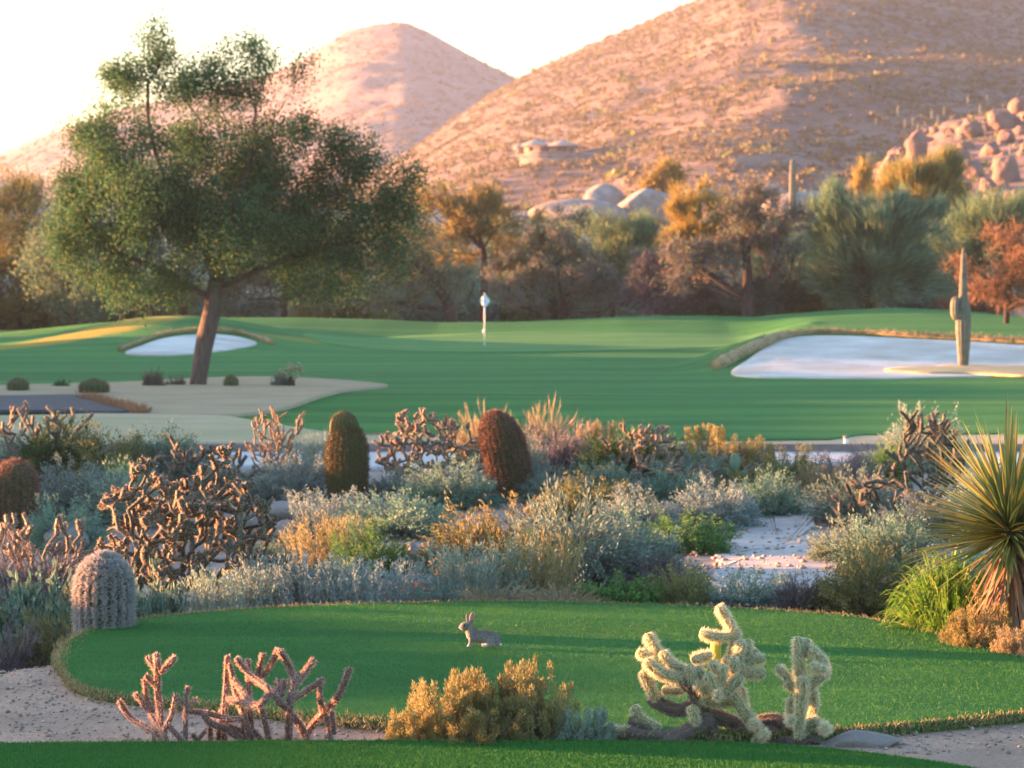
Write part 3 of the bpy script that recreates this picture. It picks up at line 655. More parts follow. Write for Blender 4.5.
# ------------------------------------------------------------------ shrubs
def shrub_geo(kind, rg):
    """unit shrub: half width 1, height 1 -> (foliage Geo, stems Geo)"""
    f, s = Geo(), Geo()
    def stems(n, zmin, rmax=1.0, top=1.0, wob=.12):
        az = rg.uniform(0, 2 * PI, n); q = rg.uniform(0, 1, n)**.55
        el = np.arccos(np.clip(1 - q * (1 - zmin), -1, 1))
        R = rg.uniform(.66, 1.0, n) * (1 + .30 * fbm(np.cos(az) * 1.5 + 5, np.sin(az) * 1.5 + el * 1.3, int(rg.integers(99)), 2))
        tip = np.stack([np.sin(el) * np.cos(az) * rmax * R, np.sin(el) * np.sin(az) * rmax * R, np.cos(el) * top * R], -1)
        base = tip * [.12, .12, 0] + rg.normal(size=(n, 3)) * [.05, .05, 0]
        mid = base * .5 + tip * .5 + np.stack([0 * az, 0 * az, .10 * R], -1) + rg.normal(size=(n, 3)) * wob * .4
        return base, mid, tip
    def along(b, m, t, k, lo, hi):
        u = rg.uniform(lo, hi, (len(b), k, 1))
        p = b[:, None] * (1 - u)**2 + 2 * m[:, None] * u * (1 - u) + t[:, None] * u**2
        d = 2 * (1 - u) * (m - b)[:, None] + 2 * u * (t - m)[:, None]
        return p.reshape(-1, 3), unit(d.reshape(-1, 3))
    def draw_stems(b, m, t, w):
        n = len(b); sd = unit(np.cross(t - b, rnd_dir(n, rg))) * w / 2
        V = np.stack([b - sd, b + sd, m + sd * .8, m - sd * .8, t], 1).reshape(-1, 3); i = np.arange(n)[:, None] * 5
        s.add(V, np.hstack([i, i + 1, i + 2, i + 3])); s.P.append(np.hstack([i + 3, i + 2, i + 4]) + s.n - len(V))
    if kind == 'dome':
        b, m, t = stems(280, .0); draw_stems(b, m, t, .018)
        p, d = along(b, m, t, 58, .40, 1.03)
        leaves(f, p + rg.normal(size=p.shape) * .035, d + rnd_dir(len(p), rg) * .75, rg.uniform(.042, .085, len(p)), .021, rg)
    elif kind == 'broad':
        b, m, t = stems(170, .0); draw_stems(b, m, t, .02)
        p, d = along(b, m, t, 30, .5, 1.03)
        leaves(f, p + rg.normal(size=p.shape) * .05, d * .6 + rnd_dir(len(p), rg), rg.uniform(.07, .13, len(p)), .055, rg, .2)
    elif kind == 'spiky':
        n = 150; az = rg.uniform(0, 2 * PI, n); r = rg.uniform(0, 1, n)**.6
        b = np.stack([np.cos(az) * r * .8, np.sin(az) * r * .8, 0 * r], -1)
        t = b + np.stack([np.cos(az) * r * .3, np.sin(az) * r * .3, rg.uniform(.55, 1, n)], -1) + rg.normal(size=(n, 3)) * [.1, .1, 0]
        m = (b + t) / 2 + rg.normal(size=(n, 3)) * .03; draw_stems(b, m, t, .016)
        p, d = along(b, m, t, 46, .12, 1.0)
        leaves(f, p + rg.normal(size=p.shape) * .022, d + rnd_dir(len(p), rg) * .8, rg.uniform(.05, .10, len(p)), .022, rg)
    elif kind == 'twig':
        b, m, t = stems(260, .02, wob=.3); draw_stems(b, m, t, .016)
        p, d = along(b, m, t, 22, .3, 1.0)
        slivers(f, p, d + rnd_dir(len(p), rg) * .8, rg.uniform(.10, .24, len(p)), .013, rg)
    elif kind == 'straw':
        b, m, t = stems(240, .0, wob=.2); draw_stems(b, m, t, .012)
        p, d = along(b, m, t, 26, .4, 1.0)
        slivers(f, p, d + rnd_dir(len(p), rg) * .5 + [0, 0, .3], rg.uniform(.09, .2, len(p)), .014, rg)
    elif kind == 'club':
        b, m, t = stems(150, .0); draw_stems(b, m, t, .02)
        n = len(t); L = rg.uniform(.12, .26, (n, 1)); dd = unit(t - m + [0, 0, .25])
        k = 120; u = rg.uniform(0, 1, (n, k, 1)); rad = (.022 + .075 * np.sin(PI * np.clip(u, .05, .93)))
        c = t[:, None] - dd[:, None] * L[:, None] * (1 - u) ; o = rnd_dir(n * k, rg).reshape(n, k, 3)
        p = (c + o * rad * rg.uniform(.4, 1, (n, k, 1))).reshape(-1, 3)
        leaves(f, p, np.repeat(dd, k, 0) * .7 + o.reshape(-1, 3), rg.uniform(.035, .065, len(p)), .02, rg)
        p, d = along(b, m, t, 22, .35, .95); leaves(f, p, d + rnd_dir(len(p), rg) * .6, rg.uniform(.03, .06, len(p)), .014, rg)
    elif kind == 'arching':
        n = 1000; az = rg.uniform(0, 2 * PI, n); r = rg.uniform(.1, 1, n); h = np.sqrt(1 - (r * .85)**2) * rg.uniform(.35, .95, n)
        o = np.stack([np.cos(az), np.sin(az), 0 * az], -1)
        b = o * (r * .45)[:, None]; apex = o * (r * .75)[:, None] + np.stack([0 * az, 0 * az, h], -1)
        t = o * (r * 1.0 + .1)[:, None] + np.stack([0 * az, 0 * az, h * rg.uniform(.35, .95, n)], -1)
        sdv = unit(np.cross(o, [0, 0, 1.])) * .5; u = np.linspace(0, 1, 7)
        C = np.stack([b * (1 - x)**2 + 2 * (apex + (apex - (b + t) / 2) * .35) * x * (1 - x) + t * x * x for x in u], 1)
        wv = np.array([.012, .017, .02, .019, .015, .010, .002])
        tw = rnd_dir(n, rg) * .4
        V = np.stack([C - (sdv + tw)[:, None] * wv[None, :, None], C + (sdv + tw)[:, None] * wv[None, :, None]], 2).reshape(n, 14, 3)
        for q in range(6):
            pass
        i = np.arange(n)[:, None] * 14; fs = [np.hstack([i + 2 * q, i + 2 * q + 1, i + 2 * q + 3, i + 2 * q + 2]) for q in range(6)]
        f.add(V.reshape(-1, 3), *fs)
        b2, m2, t2 = stems(40, .1, .7, .6); draw_stems(b2, m2, t2, .02)
    elif kind == 'grassy':
        n = 700; az = rg.uniform(0, 2 * PI, n); r = rg.uniform(0, 1, n)**.7
        b = np.stack([np.cos(az) * r * .5, np.sin(az) * r * .5, 0 * r], -1)
        slivers(f, b, np.stack([np.cos(az) * r * .6, np.sin(az) * r * .6, np.ones(n)], -1), rg.uniform(.5, 1.05, n), .03, rg, np.stack([np.cos(az) * r * .5, np.sin(az) * r * .5, 0 * r - .05], -1))
        b2, m2, t2 = stems(20, .2, .4, .5); draw_stems(b2, m2, t2, .02)
    return f, s
_SH = {}
def shrub_mesh(kind, mat, variant):
    key = (kind, mat, variant)
    if key not in _SH:
        rg = np.random.default_rng(sum(map(ord, kind)) * 7 + variant * 31)
        f, s = shrub_geo(kind, rg)
        _SH[key] = (f.mesh(mat + '_foliage', M[mat]), s.mesh(mat + '_stems', M['stem'] if kind != 'spiky' else M['palestem']))
    return _SH[key]
_cnt = [0]
BEDGROUP = 'shrubs of the desert bed between tee and fairway'
def shrub(name, px, base, top, w, kind, mat, label, Y=None, group=BEDGROUP, dx=None):
    _cnt[0] += 1
    if Y is None: Y = groundY(px, base)
    x = X(px, Y); z0 = float(H(x, Y)) - .03
    hh = Z(top, Y) - z0; rx = w / F * Y / 2
    o = empty(name, (x, Y, z0), label, 'shrub', group)
    fm, sm = shrub_mesh(kind, mat, _cnt[0] % 3)
    for nm, me in (('foliage', fm), ('stems', sm)):
        c = bpy.data.objects.new(nm, me); COL.objects.link(c); c.parent = o
    o.scale = (rx * 1.22, rx * 1.22, hh * 1.22)
    o.rotation_euler = (0, 0, (_cnt[0] * 2.399) % (2 * PI))
    return o
S = shrub
M['olivegold'] = leaf_mat('olive_gold_leaves', [(.14, .14, .06), (.20, .19, .08), (.27, .22, .10), (.33, .26, .13)], .35)
# row behind the tee
S('brittlebush', 35, 640, 574, 96, 'broad', 'teal', 'blue-green leafy bush left of the hairy grey barrel cactus', 25.2)
S('low_shrub', 62, 655, 602, 84, 'dome', 'olive', 'olive-brown low shrub just left of the foot of the hairy grey barrel cactus', 24.2)
S('sagebrush', 8, 668, 612, 80, 'twig', 'purple', 'purple-grey twiggy shrub at the bottom of the left edge, below the blue-green bush', 24.0)
S('twiggy_shrub', 40, 600, 541, 160, 'twig', 'purple', 'wide purple-brown twiggy shrub below the leftmost barrel cactus and coral cholla tips', 27.6)
S('brittlebush', 152, 618, 572, 64, 'broad', 'teal', 'small blue-green bush between the hairy grey barrel and the big orange cholla', 25.6)
S('sagebrush', 232, 615, 578, 84, 'spiky', 'sage', 'low silvery sage at the foot of the big orange-tipped cholla', 25.8)
S('sagebrush', 298, 612, 562, 96, 'spiky', 'bluesage', 'spiky blue-grey sage on the back tee edge, right of the orange cholla', 26.0)
S('sagebrush', 366, 610, 566, 92, 'spiky', 'bluesage', 'spiky blue-grey sage on the tee edge below the leaf-green bush', 25.9)
S('low_shrub', 438, 607, 584, 64, 'dome', 'sage', 'very low grey-green mat on the tee edge left of the rabbit ears', 25.8)
S('pale_green_bush', 476, 606, 552, 84, 'spiky', 'sage', 'pale green upright bush behind the rabbit, with slender stems', 26.2)
S('yellow_tipped_bush', 534, 605, 543, 74, 'spiky', 'goldbush', 'yellow-tipped upright stems behind the tee, right of the rabbit', 26.5)
S('dry_grass_clump', 500, 606, 584, 96, 'straw', 'straw', 'low strip of dry straw on the tee edge right above the rabbit', 25.6)
S('dry_grass_clump', 566, 606, 585, 84, 'straw', 'straw', 'low strip of dry straw on the tee edge beside the bright green tuft', 25.6)
S('green_shrub', 618, 607, 576, 74, 'broad', 'greenleaf', 'bright green low tuft on the back edge of the tee', 25.8)
S('golden_shrub', 682, 610, 566, 66, 'dome', 'olive', 'small olive-yellow shrub on the tee edge left of the tall cholla tip', 26.0)
S('sagebrush', 742, 614, 572, 112, 'dome', 'sage', 'grey-green shrub on the tee edge below the pale gravel path', 26.2)
S('twiggy_shrub', 802, 618, 574, 60, 'twig', 'purple', 'dark grey twiggy shrub on the tee edge between two rounded bushes', 25.8)
S('olive_bush', 872, 624, 548, 112, 'dome', 'olive', 'rounded olive-green bush on the tee edge left of the lime plant', 25.6)
S('lime_grass_plant', 948, 640, 552, 112, 'arching', 'lime', 'lime-green plant with arching leaves left of the yucca trunk', 23.3)
S('tan_shrub', 978, 646, 596, 76, 'club', 'goldbush', 'tan-topped brown shrub in front of the lime plant and yucca', 22.3)
S('tan_shrub', 1020, 657, 620, 60, 'club', 'straw', 'small tan shrub at the right edge below the yucca trunk', 21.8)
# middle of the bed
S('golden_topped_bush', 508, 580, 504, 150, 'dome', 'olivegold', 'big rounded bush with golden dry top in front of the leaning red barrel')
S('olive_bush', 470, 578, 520, 90, 'dome', 'olive', 'olive bush merging into the left side of the golden-topped bush')
S('sagebrush', 575, 585, 498, 130, 'dome', 'sage', 'big grey-green bush right of the golden-topped bush')
S('sagebrush', 628, 572, 512, 110, 'dome', 'teal', 'dark blue-green bush right of the big grey-green one, behind the bright tuft')
S('twiggy_shrub', 652, 588, 548, 90, 'twig', 'purple', 'purple-grey bare-twig shrub behind the tee, left of the olive-yellow shrub')
S('green_shrub', 682, 552, 516, 96, 'dome', 'greenleaf', 'green feathery shrub left of the pale gravel path')
S('sagebrush', 640, 532, 490, 86, 'dome', 'bluesage', 'blue-grey sage in the middle of the bed, above the green feathery shrub')
S('sagebrush', 716, 528, 482, 82, 'dome', 'bluesage', 'dark-hearted blue-grey dome at the head of the pale gravel path')
S('sagebrush', 768, 516, 474, 70, 'dome', 'teal', 'blue-green dome at the top left of the pale gravel path')
S('sagebrush', 676, 505, 466, 80, 'dome', 'teal', 'blue-green sage below the prickly pear')
S('low_shrub', 588, 520, 478, 90, 'dome', 'olive', 'soft olive shrub right of the leaning red barrel cactus base')
S('sagebrush', 552, 506, 470, 70, 'dome', 'sage', 'pale sage hugging the right foot of the leaning red barrel')
S('sagebrush', 850, 562, 520, 88, 'dome', 'sage', 'flat-bottomed sage with dark shade under it, right of the gravel path')
S('sagebrush', 892, 570, 514, 100, 'dome', 'teal', 'blue-green bush left of the lower yucca leaves')
S('sagebrush', 858, 522, 474, 90, 'dome', 'sage', 'sage bush under the dark pencil cholla, behind the flat-bottomed sage')
S('sagebrush', 912, 538, 496, 86, 'dome', 'bluesage', 'blue-grey sage touching the left tips of the yucca')
S('straw_shrub', 820, 502, 462, 60, 'straw', 'straw', 'pale straw-coloured shrub at the top right of the gravel path')
S('straw_shrub', 752, 494, 462, 80, 'straw', 'goldbush', 'rust-tinged dry shrub right under the prickly pear')
S('olive_bush', 792, 484, 448, 62, 'dome', 'olive', 'olive-yellow bush left of the dark purple hedge')
S('sagebrush', 346, 532, 496, 96, 'spiky', 'bluesage', 'silver-blue bush at the foot of the double-headed barrel')
S('sagebrush', 402, 536, 496, 110, 'dome', 'teal', 'blue-green bush in front of the brown branching cholla')
S('sagebrush', 452, 508, 462, 96, 'dome', 'teal', 'blue-green bush in the gap between the two tall barrel cacti')
S('sagebrush', 296, 502, 456, 84, 'dome', 'bluesage', 'blue-grey bush left of the double-headed barrel')
S('sagebrush', 254, 506, 478, 60, 'dome', 'sage', 'small sage behind the flat grey boulder')
S('green_shrub', 372, 578, 526, 80, 'dome', 'greenleaf', 'leaf-green bush left of the small white stone')
S('orange_stemmed_bush', 326, 572, 524, 70, 'spiky', 'olivegold', 'olive-gold bush with slender stems left of the leaf-green bush')
S('sagebrush', 282, 576, 534, 80, 'dome', 'teal', 'blue-green bush right of the orange cholla, above the spiky sage')
S('brittlebush', 430, 572, 546, 64, 'broad', 'teal', 'small blue-green bush right of the small white stone')
S('sagebrush', 74, 514, 464, 96, 'dome', 'bluesage', 'blue-grey sage right of the leftmost barrel cactus')
S('sagebrush', 122, 522, 468, 96, 'dome', 'sage', 'sage bush behind the left arms of the big orange cholla')
S('sagebrush', 62, 548, 500, 80, 'dome', 'teal', 'blue-green bush behind the coral cholla tips at left')
S('olive_bush', 104, 484, 430, 84, 'dome', 'olive', 'olive-green bush behind the blue-grey sage, above the orange cholla')
S('dark_shrub', 60, 484, 424, 84, 'dome', 'darkgreen', 'dark green bush under the bare branching cholla at upper left')
S('sagebrush', 12, 480, 432, 70, 'dome', 'sage', 'grey-green bush at the left edge above the leftmost barrel')
S('sagebrush', 166, 478, 430, 84, 'dome', 'teal', 'blue-green bush above the orange cholla, below the dormant turf')
S('spiky_green_plant', 120, 510, 462, 50, 'grassy', 'greenleaf', 'upright grass-like green plant among sage left of the orange cholla')
S('sagebrush', 316, 476, 440, 60, 'spiky', 'sage', 'pale green stems right beside the top of the double-headed barrel')
S('sagebrush', 222, 498, 462, 60, 'dome', 'bluesage', 'blue-grey sage right behind the top of the orange cholla')
# back row
S('straw_shrub', 486, 466, 404, 62, 'straw', 'straw', 'orange-lit dry bush behind the head of the leaning red barrel')
S('straw_shrub', 546, 466, 403, 58, 'straw', 'straw', 'sunlit orange bush just right of the leaning barrel head')
S('twiggy_shrub', 556, 474, 426, 84, 'twig', 'purple', 'grey twiggy bush below the sunlit orange one')
S('straw_shrub', 586, 462, 420, 26, 'club', 'straw', 'narrow orange-lit plume left of the dark green bush', 41)
S('straw_shrub', 604, 462, 418, 26, 'club', 'straw', 'narrow orange-lit plume touching the dark green bush', 41)
S('dark_shrub', 622, 486, 430, 90, 'dome', 'darkgreen', 'dark green bush under the orange-topped cholla')
S('dark_shrub', 664, 478, 440, 70, 'dome', 'greenleaf', 'mid-green bush right of the dark green bush')
S('golden_shrub', 704, 474, 422, 56, 'club', 'goldbush', 'leftmost of the golden tufted bushes before the fairway')
S('golden_shrub', 736, 478, 432, 66, 'club', 'goldbush', 'golden tufted bush in the middle of the sunlit row')
S('golden_shrub', 756, 476, 438, 44, 'club', 'goldbush', 'rightmost of the golden tufted bushes before the fairway')
S('dark_hedge', 846, 494, 452, 66, 'twig', 'purple', 'dark purple-grey rounded hedge beside the pale cart path')
S('dark_hedge', 876, 480, 446, 60, 'twig', 'purple', 'dark purple-grey hedge touching the bright green bush')
S('green_shrub', 884, 486, 448, 48, 'dome', 'lime', 'bright green bush left of the dark pencil cholla')
S('grey_bush', 922, 470, 410, 84, 'dome', 'sage', 'tall rounded grey-green bush behind the dark pencil cholla')
S('sagebrush', 700, 490, 452, 56, 'dome', 'sage', 'pale sage left of the prickly pear pads')
S('sagebrush', 516, 470, 440, 60, 'dome', 'sage', 'sage showing behind the middle of the leaning red barrel', 39)
S('sagebrush', 396, 500, 470, 70, 'dome', 'sage', 'sage under the left branches of the brown cholla')
S('sagebrush', 606, 500, 462, 64, 'dome', 'teal', 'blue-green sage below the dark green bush')
S('low_shrub', 545, 546, 520, 60, 'dome', 'sage', 'grey sage between the golden-topped bush and the big grey-green one')
S('low_shrub', 960, 585, 540, 70, 'dome', 'teal', 'blue-green bush hidden behind the lower yucca leaves', 27.5)
S('low_shrub', 985, 540, 470, 80, 'dome', 'sage', 'sage behind the yucca crown at the right edge', 33)
# plants of the brown bed under the tree
BG2 = 'small plants of the brown bed under the tree'
S('twiggy_shrub', 153, 391, 367, 22, 'twig', 'stem', 'small brown twiggy shrub left of the tree trunk', 70, BG2)
S('low_shrub', 62, 393, 380, 18, 'broad', 'darkgreen', 'small dark green plant between two round cacti on the brown bed', 69, BG2)
S('low_shrub', 176, 386, 376, 20, 'twig', 'stem', 'low brown clump against the left foot of the tree', 71.5, BG2)
S('low_shrub', 281, 383, 372, 20, 'broad', 'sage', 'low grey-green plant left of the little pale cholla', 71.5, BG2)
# the tufted golden bush in front of the tee
def fore_bush():
    Y = 18.0; x = X(488, Y); z0 = float(H(x, Y)) - .02
    o = empty('turpentine_bush', (x, Y, z0), 'big golden bush with tufted tips between the two tees, below the rabbit', 'shrub', 'golden tufted bushes between the tees')
    for k, (px, top, w, dy) in enumerate([(500, 654, 118, .1), (446, 674, 100, .05), (540, 668, 96, .0), (418, 700, 70, -.05), (480, 690, 110, -.22), (520, 664, 60, .2), (466, 662, 60, .22)]):
        fm, sm = shrub_mesh('club', 'goldbush', k % 3); rx = w / F * Y / 2; hh = Z(top, Y) - z0
        for nm, me in (('foliage', fm), ('stems', sm)):
            c = bpy.data.objects.new(nm, me); COL.objects.link(c); c.parent = o; c.location = (X(px, Y) - x, dy, 0)
            c.scale = (rx * 1.15, rx * 1.0, hh * 1.12); c.rotation_euler = (0, 0, k * 1.9)
    S('turpentine_bush', 580, 752, 704, 58, 'club', 'sage', 'small grey-green bush at the right foot of the big golden bush', 17.9, 'golden tufted bushes between the tees')
fore_bush()

# ------------------------------------------------------------------ rocks
def rock(name, px, Y, w, h, d, label, mat, seed, group, sink=.3, cat='boulder', z=None, rough=.35, rot=0):
    rg = np.random.default_rng(seed)
    bm = bmesh.new(); bmesh.ops.create_icosphere(bm, subdivisions=4, radius=1)
    V = np.array([v.co[:] for v in bm.verts]); off = rg.uniform(0, 50, 3)
    # cut by random planes for facets, then weather
    for _ in range(9):
        n = rnd_dir(1, rg)[0]; k = rg.uniform(.62, .9); dd = V @ n - k
        V = np.where(dd[:, None] > 0, V - n * dd[:, None] * .85, V)
    r = 1 + rough * .5 * (fbm(V[:, 0] * 1.3 + off[0], V[:, 1] * 1.3 + V[:, 2] * 1.7 + off[1], seed, 4))
    V = V * r[:, None] * [w / 2, d / 2, h / (2 - sink * 1.2)]
    ca, sa = math.cos(rot), math.sin(rot); V = V @ np.array([[ca, sa, 0], [-sa, ca, 0], [0, 0, 1]])
    F3 = np.array([[v.index for v in f.verts] for f in bm.faces]); bm.free()
    x = X(px, Y); z0 = float(H(x, Y)) if z is None else z
    V[:, 2] += h * (1 - 1 / (2 - sink * 1.2))
    g = Geo(); g.add(V, F3); o = g.build(name, mat, smooth=True); o.location = (x, Y, z0)
    return tag(o, label, cat, group)
RG1 = 'rocks in the desert bed'
def rk(px, base, top, w, label, seed, mat='rock', group=RG1, Y=None, dep=1.0, **k):
    Y = Y or groundY(px, base); s = Y / F
    return rock('boulder', px, Y, w * s, (base - top) * s, w * s * dep, label, M[mat], seed, group, **k)
rk(282, 518, 501, 80, 'flat grey-brown boulder in the bed left of the double-headed barrel', 3)
rk(236, 528, 502, 70, 'blue-grey boulder behind the right arms of the orange cholla', 4)
rk(300, 538, 520, 90, 'low pale boulder in front of the flat grey-brown one', 15)
rk(66, 552, 522, 44, 'pale boulder behind the coral cholla tips at left', 5)
rk(411, 562, 542, 22, 'small white stone between leaf-green and golden-topped bushes', 6, 'rock')
rk(425, 590, 574, 60, 'low grey slab on the ground behind the tee', 9)
rk(862, 757, 736, 84, 'flat grey rock with rusty patches right of the fuzzy cholla', 8, 'rock', RG1, 17.9, .7)
rk(905, 748, 741, 12, 'fist-sized grey stone on the gravel right of the flat rock', 10, 'rock', RG1, 17.9)
for i, (px, base, w) in enumerate([(1000, 730, 10), (975, 742, 7), (946, 736, 6), (1012, 750, 9), (30, 705, 9), (60, 722, 7), (20, 735, 10), (95, 715, 6), (44, 690, 6)]):
    rk(px, base, base - w * .6, w, 'pebble lying loose on the gravel beside the tee', 60 + i, 'rock', 'loose pebbles on the gravel', flatY(base, -.08))
# granite behind the trees
RG2 = 'granite boulders behind the tree row'
for px, Y, base, top, w, label, seed in [
    (578, 262, 226, 199, 100, 'long grey granite slab between the orange mesquite and the twin-trunk tree', 11),
    (645, 266, 222, 188, 74, 'rounded pale grey granite boulder under the small twin-trunk tree', 12),
    (604, 275, 210, 178, 46, 'sunlit orange wedge-shaped boulder left of the rounded granite', 13),
    (800, 250, 216, 186, 84, 'brownish rounded boulder at the foot of the distant saguaro', 14),
    (808, 246, 240, 222, 60, 'pale flat ledge below the distant saguaro', 16),
    (560, 200, 306, 285, 46, 'grey boulder in the shade under the mauve mesquite', 17),
    (415, 190, 320, 300, 60, 'shaded boulder under the leaning mesquite', 18),
    (648, 205, 285, 252, 44, 'pale boulder half hidden by dark twigs', 19),
    (270, 170, 326, 314, 50, 'low grey boulder behind the hump right of the left bunker', 20),
    (690, 190, 312, 292, 60, 'grey boulder behind the low arching mesquite limbs', 21),
    (822, 185, 312, 290, 50, 'pale boulder left of the big paloverde trunk', 22),
    (908, 185, 316, 296, 40, 'pale boulder right of the big paloverde trunk', 23),
    (950, 250, 250, 214, 60, 'grey boulder right of the golden-topped paloverde', 24),
    (700, 300, 190, 172, 50, 'small grey boulder above the yellow tree', 26),
    (770, 300, 200, 178, 40, 'grey boulder left of the distant saguaro top', 27)]:
    s = Y / F; z0 = Z(base, Y)
    rock('boulder', px, Y, w * s, (base - top) * s, w * s * .8, label, M['rock'], seed, RG2, z=min(z0, float(H(X(px, Y), Y)) + 1.5) if base < 260 else None, rough=.25)
# the boulder pile at right: its own hill of pink granite
rgp = np.random.default_rng(77)
RG3 = 'pink granite boulders piled on the rocky hill'
big = [(916, 150, 24, 38), (890, 168, 28, 30), (905, 190, 26, 22), (936, 172, 22, 22), (970, 128, 26, 24), (1000, 120, 30, 26), (1020, 108, 24, 26), (945, 150, 22, 20), (972, 168, 24, 26), (1006, 170, 30, 34), (930, 205, 26, 20), (960, 198, 28, 22), (1018, 200, 20, 34), (990, 148, 22, 20)]
lab = {0: 'upright egg-shaped pink boulder on the left shoulder of the rocky hill', 1: 'leaning slab at the left foot of the egg-shaped boulder', 5: 'pink boulder on the skyline of the rocky hill', 12: 'tall sunlit pink boulder low at the right edge of the rocky hill'}
for i, (px, py, w, h) in enumerate(big):
    P = hill_point(gridB, px, py + h * .35); s = P[1] / F
    rock('boulder', px, P[1], w * s, h * s, w * s, lab.get(i, 'rounded pink granite boulder among others on the rocky hillside'), M['pinkrock'], 100 + i, RG3, z=P[2] - .6, rough=.5)
for i in range(110):
    px = rgp.uniform(880, 1060); t = rgp.uniform(.08, 1.0)
    P = on_grid(gridB, np.array([px]), np.array([t]))[0]; s = P[1] / F; w = rgp.uniform(7, 21)
    rock('boulder', px, P[1], w * s, w * s * rgp.uniform(.55, 1.05), w * s, 'rounded pink granite boulder among others on the rocky hillside', M['pinkrock'], 200 + i, RG3, z=P[2] - .25 * w * s, rough=.55, rot=rgp.uniform(0, 6))
# ------------------------------------------------------------------ trees
def cones(g, A, B, ra, rb, sides=5):
    n = len(A); T = unit(B - A); ref = np.where(np.abs(T[:, 2:3]) > .9, np.array([[1., 0, 0]]), np.array([[0, 0, 1.]]))
    u = unit(np.cross(T, ref)); v = np.cross(T, u)
    th = np.arange(sides) / sides * 2 * PI
    off = np.cos(th)[None, :, None] * u[:, None] + np.sin(th)[None, :, None] * v[:, None]
    Va = A[:, None] + off * ra[:, None, None]; Vb = (B + T * rb[:, None] * .6)[:, None] + off * rb[:, None, None]
    V = np.concatenate([Va, Vb], 1).reshape(-1, 3)
    i = np.arange(n)[:, None, None] * 2 * sides; k = np.arange(sides)[None, :]; k2 = (k + 1) % sides
    base = np.arange(n)[:, None] * 2 * sides
    fs = np.stack([base + k, base + k2, base + sides + k2, base + sides + k], -1).reshape(-1, 4)
    g.add(V, fs)

def skeleton(nodes, parents, targets, rg, jit=.12, penalty=.35):
    """join every target to the limb system, nearest limb first"""
    nodes = [np.array(n, float) for n in nodes]; parents = list(parents)
    plen = [0.0] * len(nodes)
    for i in range(1, len(nodes)): plen[i] = plen[parents[i]] + np.linalg.norm(nodes[i] - nodes[parents[i]])
    t0 = nodes[-1]; order = np.argsort(np.linalg.norm(targets - nodes[len(nodes) // 2], axis=1))
    for k in order:
        p = targets[k]; A = np.array(nodes); d = np.linalg.norm(A - p, axis=1)
        cost = d * 1.0 + penalty * np.array(plen) + np.where(A[:, 2] > p[2] + .3, .6 * (A[:, 2] - p[2]), 0)
        q = int(np.argmin(cost)); a = nodes[q]; L = np.linalg.norm(p - a); m = max(1, int(L / .6))
        prev = q
        for j in range(1, m + 1):
            f = j / m; pt = a + (p - a) * f
            if j < m: pt = pt + rg.normal(size=3) * jit * L * .5 + np.array([0, 0, .10 * L * math.sin(f * PI)])
            nodes.append(pt); parents.append(prev); plen.append(plen[prev] + L / m); prev = len(nodes) - 1
    return np.array(nodes), np.array(parents)

def ellipsoid_points(ells, n, rg, shell=.35, clump=9):
    vol = np.array([e[3] * e[4] * e[5] for e in ells])**.8; pr = vol / vol.sum(); out = []
    for e, k in zip(ells, rg.multinomial(n, pr)):
        d = rnd_dir(k, rg); r = rg.uniform(shell**3, 1, (k, 1))**(1 / 3)
        p = d * r
        cl = clump[0] if isinstance(clump, tuple) and e[2] > clump[1] else (0 if isinstance(clump, tuple) else clump)
        if cl and k > 8:
            nc = max(4, k // cl); cc = rnd_dir(nc, rg) * rg.uniform(.35, 1.02, (nc, 1)); q = rg.integers(0, nc, k)
            p = np.where(rg.uniform(size=(k, 1)) < (.5 if isinstance(clump, tuple) else .74), cc[q] + rg.normal(size=(k, 3)) * .15, p)
        out.append(np.array(e[:3]) + p * np.array(e[3:]))
    return np.vstack(out)

